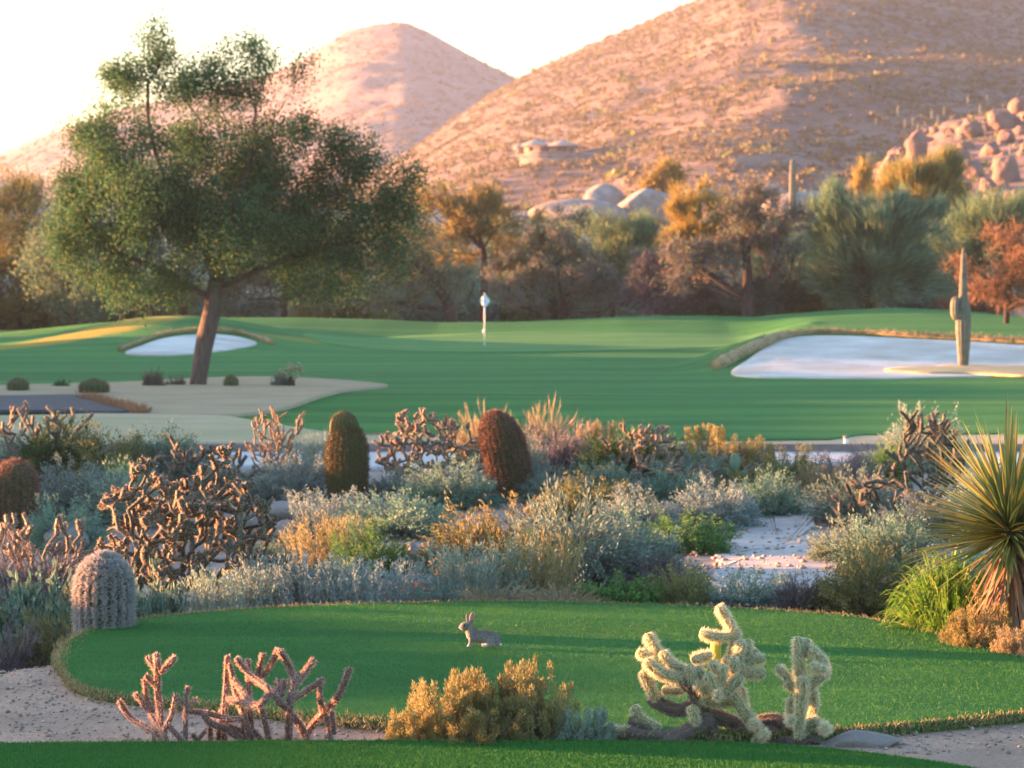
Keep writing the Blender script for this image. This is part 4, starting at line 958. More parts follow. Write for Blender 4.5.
def tree(name, label, px, Y, base_py, crown, trunk, ntip, leafspec, bark, rtrunk, group=None, seed=1, tipr=.011, depth=.8, cat='tree', zbase=None, expo=.5, penalty=.35, bmat2=None, clump=9):
    """crown: pixel ellipses (cx, cy, rx, ry [, dY]); trunk: list of limb polylines in pixels (px, py [, dY])"""
    rg = np.random.default_rng(seed)
    s = Y / F; x0 = X(px, Y); z0 = (float(H(x0, Y)) if base_py is None else Z(base_py, Y)) - .05
    if zbase is not None: z0 = zbase
    O = np.array([x0, Y, z0])
    L = lambda q: np.array([X(q[0], Y), Y + (q[2] if len(q) > 2 else 0), Z(q[1], Y)]) - O
    ells = []
    for c in crown:
        p = L((c[0], c[1], c[4] if len(c) > 4 else 0)); ells.append((*p, c[2] * s, c[2] * s * depth, c[3] * s))
    tg = ellipsoid_points(ells, int(ntip * (1.25 if Y > 100 else 1)), rg, clump=clump); tg[:, 2] = np.maximum(tg[:, 2], .25)
    nodes, par, nr = [], [], []
    limb_len = []; limb_tubes = None
    for li, poly in enumerate(trunk):
        P = np.array([L(q) for q in poly]); 
        if li == 0: P[0] = [0, 0, -.15]
        P = resample(P, .3 if Y < 100 else .5)
        if li == 0: start = 0; prev = -1
        else:
            prev = int(np.argmin(np.linalg.norm(np.array(nodes) - P[0], axis=1))); P[0] = nodes[prev]; P = P[1:]
        limb_len.append(len(P))
        for p in P:
            nodes.append(p); par.append(prev if prev >= 0 else 0); prev = len(nodes) - 1
    nt_ = len(nodes)
    nd, pa = skeleton(nodes, par, tg, rg, penalty=penalty)
    cnt = np.zeros(len(nd)); has = np.zeros(len(nd), bool); has[pa[1:]] = True; cnt[~has] = 1
    for i in range(len(nd) - 1, 0, -1): cnt[pa[i]] += cnt[i]
    rad = tipr * cnt**expo; rad = rad * min(1.0, rtrunk / rad[1]) if rad[1] > rtrunk else rad
    rad[:nt_] *= rtrunk / max(rad[1], 1e-6) * np.ones(nt_) if rad[1] < rtrunk else 1
    root = empty(name, O, label, cat, group)
    idx = np.arange(1, len(nd)); idx = idx[pa[idx] != idx]
    gt = Geo(); A = nd[pa[idx]]; B = nd[idx]; ra = np.minimum(rad[pa[idx]], rad[idx] * 1.35); rb = rad[idx]
    big = (rb > .045) | (idx < nt_)
    if not limb_tubes: limb_tubes = None
    st = 0
    for ln in limb_len:
        q = nd[st:st + ln]; rr = rad[st:st + ln].copy()
        if st > 0: q = np.vstack([nd[pa[st]], q]); rr = np.r_[rr[0], rr]
        if len(q) > 2: tube(gt, q, np.maximum(np.minimum.accumulate(rr), .02), 10, True, lambda i, t: 1 + .16 * vnoise(i * .5, t * 2.2, seed))
        st += ln
    big2 = big & (idx >= nt_)
    if big2.any(): cones(gt, A[big2], B[big2], ra[big2], rb[big2], 8)
    tg_ = Geo()
    if (~big).any(): cones(tg_, A[~big], B[~big], ra[~big], rb[~big], 4)
    gt.build('trunk', M[bark], root, True)
    tg_.build('branches', M[bmat2 or bark], root)
    tips = nd[nt_:]; tp = nd[pa[nt_:]]; td = unit(tips - tp)
    cen = np.array([np.mean([e[0] for e in ells]), 0, np.mean([e[2] for e in ells]) - .8])
    for ls in leafspec:
        style, mat, per, ln, wd, sig = ls[:6]; sel = np.ones(len(tips), bool)
        if len(ls) > 6: sel = ls[6](tips / s, rg)       # selector works on local pixels
        q = tips[sel]; k = per
        if len(q) == 0: continue
        k = int(per * DENS.get(style, 1) * (1 if Y < 100 else 1))
        c = np.repeat(q, k, 0); dd = np.repeat(td[sel], k, 0); n = len(c); g = Geo()
        if style == 'leaf':
            off = rg.normal(size=(n, 3)) * sig
            leaves(g, c + off, rnd_dir(n, rg) + dd * .3 + [0, 0, .2], rg.uniform(.6, 1.2, n) * ln, wd, rg)
        elif style == 'wisp':
            out = unit(c - cen); off = rg.normal(size=(n, 3)) * sig
            slivers(g, c + off - out * ln * .3, out * .8 + dd * .4 + np.array([0, 0, .5]) + rnd_dir(n, rg) * .55, rg.uniform(.6, 1.2, n) * ln, wd, rg)
        elif style == 'twig':
            off = rg.normal(size=(n, 3)) * sig
            slivers(g, c + off * .5, dd * .6 + rnd_dir(n, rg), rg.uniform(.5, 1.2, n) * ln, wd, rg)
        g.build('crown', M[mat], root)
    return root

def topsel(frac, zc):      # more likely near the top of the crown
    return lambda P, rg: rg.uniform(size=len(P)) < np.clip((P[:, 2] - zc) / 40 * frac + .15, 0, 1)
DENS = {}
# the big ironwood over the bed
tree('ironwood_tree', 'large green ironwood tree with leaning trunk left of the green', 196, 72, 387,
     [(150, 60, 30, 36, -.3), (160, 40, 18, 24), (128, 84, 30, 26), (200, 95, 44, 36), (252, 80, 34, 40), (296, 66, 18, 22), (310, 54, 10, 12), (118, 150, 46, 44), (96, 205, 46, 46), (150, 190, 60, 60, -1), (215, 170, 64, 60, .8),
      (285, 160, 54, 60), (250, 235, 70, 44, -.8), (300, 230, 52, 44, .5), (345, 205, 44, 48), (352, 150, 30, 26), (385, 190, 30, 34), (405, 182, 20, 22), (410, 160, 10, 16), (372, 255, 34, 34), (398, 228, 22, 30), (92, 250, 40, 34, .5), (72, 232, 22, 28), (145, 280, 54, 28), (325, 275, 56, 26), (200, 210, 70, 40), (200, 60, 14, 18), (110, 108, 16, 14), (232, 52, 10, 14)],
     [[(196, 387), (203, 350), (212, 310), (216, 285), (220, 260)], [(216, 280), (200, 240), (170, 190), (150, 130), (148, 80)], [(220, 262), (232, 215), (250, 160), (256, 110)],
      [(218, 270), (255, 235), (300, 205), (350, 190)], [(212, 300), (160, 270), (110, 250)], [(214, 290), (262, 268), (330, 245), (372, 240)]],
     1150, [('leaf', 'leaf_iron', 112, .10, .042, .19), ('leaf', 'leaf_olive', 14, .09, .04, .2)], 'bark', .22, seed=3, tipr=.006, depth=.85, penalty=.28, clump=(13, 4.4))

DENS.update(leaf=1.6, wisp=1.7, twig=1.25)
TG = 'trees of the row behind the green'
wisp = lambda mat, per, ln=.75, wd=.03: ('wisp', mat, per, ln, wd, .22)
leaf = lambda mat, per, ln=.16, wd=.075, sg=.28: ('leaf', mat, per, ln, wd, sg)
twig = lambda mat, per, ln=.6, wd=.024: ('twig', mat, per, ln, wd, .2)
def T(label, px, Y, crown, trunk, n, spec, bark, r, seed, name='desert_tree', base=None, **k):
    return tree(name, label, px, Y, base, crown, trunk, n, spec, bark, r, TG, seed, **k)
T('olive and orange tree at the far left edge of the photo', -10, 138, [(-20, 215, 60, 46), (30, 225, 46, 44), (-40, 265, 60, 50), (22, 190, 34, 24), (40, 270, 40, 40), (0, 240, 60, 50), (10, 280, 60, 36)], [[(-10, 330), (-8, 290), (0, 250)]], 280, [leaf('leaf_olive', 40), wisp('leaf_gold', 10), leaf('leaf_rust', 8)], 'darkbark', .22, 21)
T('grey-green tree behind the hump left of the ironwood', 75, 134, [(60, 250, 46, 44), (100, 265, 44, 40), (80, 290, 60, 30)], [[(75, 330), (78, 300), (82, 270)]], 170, [leaf('leaf_teal', 46), leaf('leaf_olive', 12)], 'darkbark', .2, 22)
T('dusky tree seen under the left of the ironwood crown', 150, 142, [(140, 270, 50, 36), (175, 250, 40, 44), (120, 296, 40, 22)], [[(150, 325), (152, 300), (155, 270)]], 140, [leaf('leaf_teal', 34), twig('twig_dark', 12)], 'darkbark', .18, 23)
T('olive tree seen right of the ironwood trunk', 285, 140, [(270, 262, 46, 34), (312, 270, 46, 36), (250, 290, 36, 24)], [[(285, 325), (284, 300), (290, 270)], [(284, 300), (320, 292), (352, 298), (372, 290)]], 150, [leaf('leaf_olive', 36), twig('twig_dark', 12)], 'darkbark', .17, 24)
T('mesquite with dark leaning trunk left of the flag', 455, 136, [(395, 225, 40, 34), (420, 255, 36, 30), (372, 265, 40, 36), (440, 285, 34, 26), (395, 295, 46, 22)], [[(457, 324), (446, 300), (430, 278), (412, 258), (404, 236)], [(448, 302), (462, 304), (472, 292), (474, 280)], [(428, 276), (405, 274), (392, 284), (385, 296)], [(450, 312), (420, 306), (360, 300), (325, 304), (318, 318)]], 170, [leaf('leaf_olive', 26), twig('twig_dark', 16)], 'darkbark', .27, 25, 'mesquite_tree')
T('orange-lit bare mesquite behind the flag', 482, 146, [(470, 212, 44, 30), (440, 232, 44, 34), (505, 235, 44, 34), (475, 200, 26, 18), (535, 250, 34, 34), (425, 205, 22, 24)], [[(482, 322), (484, 285), (483, 250), (476, 225)], [(483, 250), (465, 232), (440, 222)], [(483, 246), (500, 225), (520, 215)]], 220, [twig('leaf_rust', 26, .55, .032), leaf('leaf_rust', 12), leaf('leaf_olive', 10), wisp('leaf_gold', 5)], 'darkbark', .19, 26, 'mesquite_tree')
T('mauve-grey bare mesquite right of the flag', 560, 144, [(545, 258, 50, 36), (585, 270, 44, 36), (520, 290, 44, 26), (560, 232, 34, 22), (600, 295, 40, 20)], [[(566, 322), (562, 295), (556, 265)], [(562, 300), (585, 285), (602, 275)], [(563, 308), (535, 292), (515, 285)]], 220, [twig('twig_red', 26, .6, .032), leaf('leaf_olive', 14), leaf('leaf_teal', 8)], 'darkbark', .17, 27, 'mesquite_tree')
T('olive-green tree below the granite slab', 612, 150, [(600, 240, 40, 30), (635, 240, 36, 28), (615, 270, 50, 34), (640, 285, 30, 26)], [[(614, 320), (612, 290), (610, 262)]], 170, [leaf('leaf_olive', 22), wisp('leaf_pv', 26), leaf('leaf_rust', 5)], 'darkbark', .15, 28)
T('yellow-topped paloverde left of the dark mesquite', 702, 156, [(690, 205, 26, 22), (708, 215, 28, 26), (684, 236, 24, 28), (720, 240, 30, 34)], [[(702, 320), (700, 280), (698, 240)]], 150, [wisp('leaf_gold', 52, .7, .04), leaf('leaf_gold', 20)], 'pvbark', .14, 29, 'paloverde_tree')
T('dark-limbed mesquite with pink twigs, right of centre', 748, 138, [(745, 205, 36, 26), (770, 225, 40, 32), (725, 240, 36, 34), (700, 262, 40, 26), (760, 255, 30, 30)], [[(748, 318), (748, 285), (746, 255), (738, 232)], [(746, 256), (756, 232), (768, 214)], [(747, 296), (725, 285), (700, 268), (680, 256)], [(748, 300), (718, 300), (690, 302), (684, 316)], [(748, 304), (770, 300), (788, 318)], [(740, 300), (705, 285), (680, 290), (640, 302), (630, 310)]], 230, [twig('twig_red', 28, .6, .028), leaf('leaf_rust', 6), leaf('leaf_teal', 5)], 'darkbark', .3, 30, 'mesquite_tree')
T('low dark twiggy mesquite in front of the half-hidden boulder', 668, 141, [(660, 270, 36, 26), (690, 285, 34, 22), (640, 295, 30, 16), (668, 300, 44, 16)], [[(668, 320), (668, 300), (664, 282)], [(668, 305), (640, 298), (625, 305)]], 170, [twig('twig_dark', 34, .55, .03)], 'darkbark', .13, 31, 'mesquite_tree')
T('teal paloverde right of the dark-limbed mesquite', 782, 146, [(775, 260, 34, 34), (800, 275, 34, 34), (770, 292, 38, 24), (815, 250, 24, 24)], [[(784, 320), (784, 295), (785, 270)]], 180, [wisp('leaf_teal', 44, .8, .035), leaf('leaf_teal', 14)], 'pvbark', .15, 32, 'paloverde_tree')
T('big blue-green paloverde right of centre', 876, 140, [(870, 225, 50, 36), (835, 240, 34, 40), (905, 240, 44, 40), (870, 265, 62, 34), (835, 282, 40, 26), (915, 278, 40, 26), (838, 212, 28, 20)], [[(876, 312), (878, 290), (872, 260), (866, 235)], [(877, 290), (892, 265), (906, 245)], [(877, 295), (855, 270), (838, 250)]], 330, [wisp('leaf_pv', 40, .8, .034), wisp('leaf_teal', 22, .8, .036), leaf('leaf_teal', 8)], 'pvbark', .27, 33, 'paloverde_tree')
T('golden-topped paloverde rising behind the big blue-green one', 922, 166, [(918, 180, 36, 26), (940, 190, 30, 28), (900, 190, 22, 24), (930, 215, 40, 30)], [[(922, 315), (922, 260), (924, 215)]], 210, [wisp('leaf_gold', 40, 1.0, .045), wisp('leaf_pv', 22, 1.0, .04)], 'pvbark', .16, 34, 'paloverde_tree')
T('olive paloverde at right, between golden top and orange mesquite', 985, 150, [(985, 225, 40, 30), (960, 250, 34, 34), (1010, 215, 34, 30), (990, 270, 50, 34), (1030, 240, 34, 34)], [[(985, 316), (984, 280), (986, 250)]], 220, [wisp('leaf_pv', 38, .85, .035), leaf('leaf_olive', 16)], 'pvbark', .18, 35, 'paloverde_tree')
T('orange bare mesquite at the right edge behind the bunker', 1006, 112, [(1005, 262, 34, 26), (1035, 250, 36, 34), (985, 285, 26, 16), (1012, 292, 34, 18), (958, 262, 18, 12), (1000, 236, 20, 12)], [[(1006, 318), (1008, 296), (1012, 275), (1020, 255)], [(1008, 298), (990, 280), (968, 266)]], 180, [twig('deadbrush', 13, .5, .026), leaf('deadbrush', 4, .10, .05)], 'darkbark', .12, 36, 'mesquite_tree')
Y = 268; tree('desert_tree', 'small orange tree with twin pale trunks on the granite boulder', 668, Y, 206, [(660, 172, 12, 12), (672, 176, 12, 12), (652, 186, 9, 8)], [[(668, 206), (664, 192), (658, 180)], [(668, 204), (673, 190), (673, 178)]], 60, [leaf('leaf_gold', 34, .35, .18, .4)], 'bark', .2, 'small trees on the slope behind the row', 37, expo=.4)
tree('desert_tree', 'small golden tree on the slope left of the golden-topped paloverde', 864, 230, None, [(864, 180, 9, 22), (862, 196, 12, 20)], [[(864, 225), (864, 205), (864, 185)]], 60, [wisp('leaf_gold', 26, 1.2, .07)], 'bark', .15, 'small trees on the slope behind the row', 38)
T('pale grey-green tree filling the gap behind the leaning mesquite', 428, 160, [(420, 262, 50, 34), (455, 262, 40, 34), (400, 285, 40, 24)], [[(428, 320), (428, 295), (430, 270)]], 130, [leaf('leaf_teal', 30), wisp('leaf_pv', 16)], 'darkbark', .16, 61)
T('grey-green tree standing behind the flag and mauve mesquite', 525, 164, [(515, 255, 44, 40), (545, 265, 44, 40), (520, 290, 60, 22)], [[(525, 320), (525, 290), (526, 260)]], 140, [leaf('leaf_teal', 26), wisp('leaf_pv', 20)], 'darkbark', .16, 62)
T('sage-green tree behind the low dark twiggy mesquite', 660, 166, [(650, 262, 46, 34), (690, 270, 44, 34), (640, 290, 50, 24)], [[(660, 320), (660, 290), (662, 262)]], 140, [leaf('leaf_teal', 26), wisp('leaf_pv', 22)], 'pvbark', .16, 63, 'paloverde_tree')
T('olive-green tree between the dark-limbed mesquite and big paloverde', 830, 168, [(812, 255, 34, 40), (835, 265, 40, 38), (800, 290, 44, 22)], [[(830, 320), (830, 290), (828, 265)]], 120, [leaf('leaf_olive', 22), wisp('leaf_pv', 26)], 'pvbark', .16, 64, 'paloverde_tree')
T('dusky green tree behind the right side of the ironwood crown', 352, 158, [(340, 255, 50, 40), (375, 265, 44, 40), (330, 290, 50, 22)], [[(352, 322), (352, 295), (354, 268)]], 150, [leaf('leaf_olive', 26), leaf('leaf_teal', 14)], 'darkbark', .18, 65)
T('dusky green tree behind the ironwood trunk', 225, 160, [(215, 262, 50, 36), (245, 270, 44, 36), (190, 285, 44, 26)], [[(225, 322), (225, 295), (226, 268)]], 150, [leaf('leaf_teal', 34)], 'darkbark', .18, 66)
T('dark green tree between golden-topped paloverde and orange mesquite', 945, 158, [(935, 262, 40, 36), (965, 275, 44, 34), (930, 290, 40, 20)], [[(945, 318), (945, 290), (946, 268)]], 140, [wisp('leaf_teal', 30, .8, .04), leaf('leaf_teal', 14)], 'pvbark', .17, 67, 'paloverde_tree')
T('bushy teal tree left of the ironwood at the photo edge', 40, 156, [(20, 262, 50, 40), (55, 255, 44, 40), (90, 270, 44, 40), (30, 290, 60, 22)], [[(40, 326), (40, 295), (42, 262)]], 170, [leaf('leaf_teal', 34), leaf('leaf_olive', 10)], 'darkbark', .18, 68)
# undergrowth at the feet of the trees
for i, (px, Yv, top, w, kind, mat, label) in enumerate([
    (25, 136, 296, 80, 'twig', 'purple', 'dark undergrowth at the far left foot of the tree row'), (105, 140, 300, 80, 'dome', 'darkgreen', 'dark green undergrowth behind the yellow-lit hump'),
    (240, 138, 300, 70, 'twig', 'purple', 'dark undergrowth right behind the ironwood trunk'), (340, 142, 298, 90, 'dome', 'darkgreen', 'dark undergrowth below the right side of the ironwood'),
    (405, 150, 300, 70, 'twig', 'purple', 'grey undergrowth left of the leaning mesquite trunk'), (500, 152, 292, 80, 'twig', 'purple', 'grey-brown undergrowth straight behind the flag'),
    (540, 150, 296, 60, 'dome', 'darkgreen', 'dark undergrowth between the flag and mauve mesquite'), (600, 156, 296, 70, 'twig', 'purple', 'mauve undergrowth under the olive-green tree'),
    (720, 150, 286, 80, 'dome', 'darkgreen', 'dark undergrowth behind the low arching limbs'), (820, 142, 290, 60, 'dome', 'darkgreen', 'dark undergrowth left of the big paloverde trunk'),
    (850, 146, 282, 60, 'dome', 'darkgreen', 'dark hollow undergrowth beneath the big paloverde'), (925, 146, 288, 70, 'dome', 'teal', 'blue-green undergrowth right of the big paloverde'),
    (975, 140, 292, 60, 'twig', 'deadbrush', 'rusty undergrowth behind the bunker saguaro'), (185, 150, 292, 70, 'dome', 'darkgreen', 'dark undergrowth behind the left bunker hump'), (770, 150, 294, 60, 'twig', 'purple', 'grey undergrowth right of the dark mesquite trunk'), (450, 154, 290, 70, 'dome', 'olive', 'olive undergrowth behind the leaning mesquite')]):
    S('undergrowth_bush', px, 0, top - 16, w * 1.2, kind, {'purple': 'teal' if i % 3 else 'olive', 'darkgreen': 'olive' if i % 2 else 'darkgreen'}.get(mat, mat), label, Yv + 4, 'undergrowth bushes at the feet of the tree row')
# ------------------------------------------------------------------ cacti
def surf_sample(V, Q, n, rg):
    """random points + normals on quads Q of V"""
    A, B, C, D = V[Q[:, 0]], V[Q[:, 1]], V[Q[:, 2]], V[Q[:, 3]]
    nn = np.cross(C - A, D - B); ar = np.linalg.norm(nn, axis=1); k = rg.choice(len(Q), n, p=ar / ar.sum())
    a, b = rg.uniform(size=(n, 1)), rg.uniform(size=(n, 1))
    P = (A[k] * (1 - a) + B[k] * a) * (1 - b) + (D[k] * (1 - a) + C[k] * a) * b
    return P, unit(nn[k])

def barrel(px, base, top, w, Y, label, lean=(0, 0), spine='barrelspine', ribs=22, hairy=1.0, name='barrel_cactus', group='barrel cacti', shape=None, knob=None, seed=1, cat='cactus', body='barrel'):
    rg = np.random.default_rng(seed); x = X(px, Y); z0 = float(H(x, Y)) - .04
    h = Z(top, Y) - z0; R = w / F * Y / 2
    root = empty(name, (x, Y, z0), label, cat, group)
    t = np.linspace(0, 1, 46)
    prof = np.interp(t, [0, .05, .3, .6, .82, .93, .98, 1], [.72, .80, .97, 1.0, .86, .58, .33, .02] if shape is None else shape)
    prof = np.maximum(prof, np.sqrt(np.clip(1 - ((t - .62) / .38).clip(0)**2.2, 0, 1)) * (t > .62) * prof.max() * .999 * (shape is None))
    th = np.arange(ribs * 6) / (ribs * 6) * 2 * PI
    rib = 1 - .13 * np.abs(np.cos(th * ribs / 2))**.7
    zz = t * h; cx = lean[0] * w / F * Y * t**1.5; cy = lean[1] * t
    rr = R * prof[:, None] * rib[None]
    V = np.stack([cx[:, None] + rr * np.cos(th), cy[:, None] + rr * np.sin(th), zz[:, None] + 0 * rr], -1)
    g = Geo(); g.add(V.reshape(-1, 3), grid_faces(46, len(th), True)[:, ::-1]); b = g.build('body', M[body], root, True)
    # spines along the rib ridges
    rid = np.arange(ribs) / ribs * 2 * PI + PI / ribs
    nz = max(10, int(h / .035)); P = []; D = []
    tt = np.linspace(.03, .985, nz)
    T_, A_ = np.meshgrid(tt, rid, indexing='ij'); T_ = T_ + rg.uniform(-.3, .3, T_.shape) / nz
    pr = np.interp(T_, t, prof) * R
    C = np.stack([np.interp(T_, t, cx) + pr * np.cos(A_), np.interp(T_, t, cy) + pr * np.sin(A_), T_ * h], -1).reshape(-1, 3)
    sl = np.gradient(prof, t) * R / h; nzv = np.interp(T_, t, -sl)
    Nn = unit(np.stack([np.cos(A_), np.sin(A_), np.clip(nzv, -1, 6)], -1).reshape(-1, 3))
    k = int(14 * hairy); c = np.repeat(C, k, 0); n = np.repeat(Nn, k, 0)
    d = unit(n * .55 + rnd_dir(len(c), rg) * .95)
    d = np.where((np.sum(d * n, 1) < .05)[:, None], d + n * .6, d)
    g = Geo(); slivers(g, c + n * .003, d, rg.uniform(.035, .075, len(c)) * (1.0 if hairy < 1.5 else .9) * (R / .22)**.5, .007, rg)
    g.build('spines', M[spine], root)
    # crown of dried fruit / wool
    g = Geo(); k = 46; az = rg.uniform(0, 2 * PI, k); q = rg.uniform(.0, .38, k) * R
    tip = np.array([cx[-1], cy[-1], h])
    P = tip + np.stack([np.cos(az) * q, np.sin(az) * q, -q * .35 - .005], -1)
    leaves(g, P, np.stack([np.cos(az) * .6, np.sin(az) * .6, np.ones(k)], -1), .05, .02, rg)
    g.build('crown', M[spine], root)
    if knob:
        kx, kz, kr, kh = knob
        g = Geo(); t2 = np.linspace(0, 1, 20); pr2 = kr * np.sqrt(np.clip(1 - (t2 * 1.02 - .25).clip(0)**2 / .58, 0.0004, 1))
        V = np.stack([kx + pr2[:, None] * rib[None] * np.cos(th), pr2[:, None] * rib[None] * np.sin(th), kz + kh * t2[:, None] + 0 * th[None]], -1)
        g.add(V.reshape(-1, 3), grid_faces(20, len(th), True)[:, ::-1]); ho = g.build('head', M[body], root, True)
        P, Nn = surf_sample(V.reshape(-1, 3), grid_faces(20, len(th), True)[:, ::-1], 2600, rg)
        g = Geo(); slivers(g, P, Nn * .6 + rnd_dir(len(P), rg), rg.uniform(.03, .06, len(P)), .005, rg); g.build('head_spines', M[spine], ho)
    return root
Yb = groundY(511, 503)
barrel(513, 505, 412, 43, Yb, 'tall red-spined barrel cactus leaning left in the middle of the bed', lean=(-.42, 0), seed=2, ribs=24)
Yb2 = groundY(348, 503); s_ = Yb2 / F
barrel(347, 505, 424, 40, Yb2, 'tall dark green barrel cactus with a second small head on top', spine='brownspine', seed=3, knob=(-3 * s_, 74 * s_, 14.5 * s_, 21 * s_), hairy=.8)
g = Geo()
barrel(13, 532, 461, 46, groundY(13, 532), 'stout purple-brown barrel cactus at the left edge', seed=4, lean=(.05, 0))
barrel(104, 640, 555, 55, 23.4, 'hairy grey barrel cactus at the left corner of the tee', spine='greyspine', hairy=4.2, seed=5, ribs=20)
BB = 'small round barrel cacti on the brown bed'
barrel(18, 397, 379, 21, 66.5, 'small round brown cactus at the left edge of the brown bed', seed=6, spine='barrelspine', ribs=14, hairy=.7, group=BB)
barrel(94, 400, 380, 29, 65.5, 'widest round brown cactus on the brown bed beside the road', seed=7, spine='barrelspine', ribs=16, hairy=.7, group=BB)
barrel(231, 389, 376, 14, 70.5, 'small round dark cactus right of the ironwood trunk', seed=8, spine='brownspine', ribs=12, hairy=.6, group=BB)

# jointed arms ------------------------------------------------------------
def arm(gs, gp, P, r, rg, step=None, sides=14, spine_n=300, spine_l=.02, spine_w=.0022, tub=.14, taper=(1, 1), fwd=.5):
    """rounded arm along P; skin into gs, spines into gp"""
    P = resample(P, step or r * .45); L = np.r_[0, np.cumsum(np.linalg.norm(np.diff(P, axis=0), axis=1))]
    # rounded caps
    T = unit(np.gradient(P, axis=0)); a = np.linspace(0, PI / 2, 6)[:-1]
    head = [P[0] - T[0] * r * taper[0] * math.cos(q) for q in a]; tail = [P[-1] + T[-1] * r * taper[1] * math.cos(q) for q in a[::-1]]
    PP = np.vstack([head, P, tail]); f = np.interp(np.r_[np.zeros(5), L, np.full(5, L[-1])], [0, max(L[-1], 1e-6)], taper)
    R = r * f * np.r_[[max(.05, math.sin(q)) for q in a], np.ones(len(P)), [max(.05, math.sin(q)) for q in a[::-1]]]
    T, Nn, B = frames(PP); th = np.arange(sides) / sides * 2 * PI
    i = np.arange(len(PP))[:, None]; m = 1 + tub * np.cos(th[None] * (sides // 2) + i * PI) * np.cos(i * PI * .999)
    ring = PP[:, None] + (R[:, None] * m)[..., None] * (np.cos(th)[None, :, None] * Nn[:, None] + np.sin(th)[None, :, None] * B[:, None])
    V = ring.reshape(-1, 3); Q = grid_faces(len(PP), sides, True)
    gs.add(V, Q)
    if gp is not None and spine_n:
        n = int(spine_n); p, nn = surf_sample(V, Q, n, rg)
        cen = V.reshape(len(PP), sides, 3).mean(1); j = np.argmin(np.linalg.norm(p[:, None] - cen[None], axis=2), 1)
        nn = unit(p - cen[j]); d = nn + rnd_dir(n, rg) * .55 + T[j] * fwd
        spikes(gp, p, d, rg.uniform(.5, 1.15, n) * spine_l, spine_w, rg)

def traced_cholla(name, label, group, origin, scale, Y, arms, basepx, skins, spines_, seed, depthf, dens, spl, spw, rscale=1.0, sides=14, tub=.14):
    """arms: (points in enlarged pixels, radius, style[, extra depth]) -> one child per arm"""
    rg = np.random.default_rng(seed); s = Y / F
    bx, by = origin[0] + basepx[0] / scale, origin[1] + basepx[1] / scale
    x0 = X(bx, Y); z0 = float(H(x0, Y)); O = np.array([x0, Y, z0])
    root = empty(name, O, label, 'cactus', group)
    for k, a in enumerate(arms):
        pts, r, st = a[0], a[1], a[2]; dz = a[3] if len(a) > 3 else 0.0; dz2 = a[4] if len(a) > 4 else dz
        P = []
        for i, q in enumerate(pts):
            px, py = origin[0] + q[0] / scale, origin[1] + q[1] / scale
            f = i / max(1, len(pts) - 1)
            yy = Y + depthf(q[0], q[1]) + dz * (1 - f) + dz2 * f
            P.append([X(px, yy), yy, max(Z(py, yy), z0 - .02)])
        P = np.array(P) - O; rr = r / scale * s * rscale
        gs, gp = Geo(), Geo()
        if len(P) == 1: P = np.vstack([P[0], P[0] + [0, -rr * 1.6, rr * .2]])
        Ln = np.linalg.norm(np.diff(P, axis=0), axis=1).sum() + 2 * rr
        arm(gs, gp, P, rr, rg, sides=sides, spine_n=dens[st] * Ln * 2 * PI * rr, spine_l=spl[st], spine_w=spw, tub=tub, taper=(1, .9))
        o = gs.build('trunk' if st == 'o' and k == 0 else 'joint', M[skins[st]], root, True)
        gp.build('spines', M[spines_[st]], o)
    return root
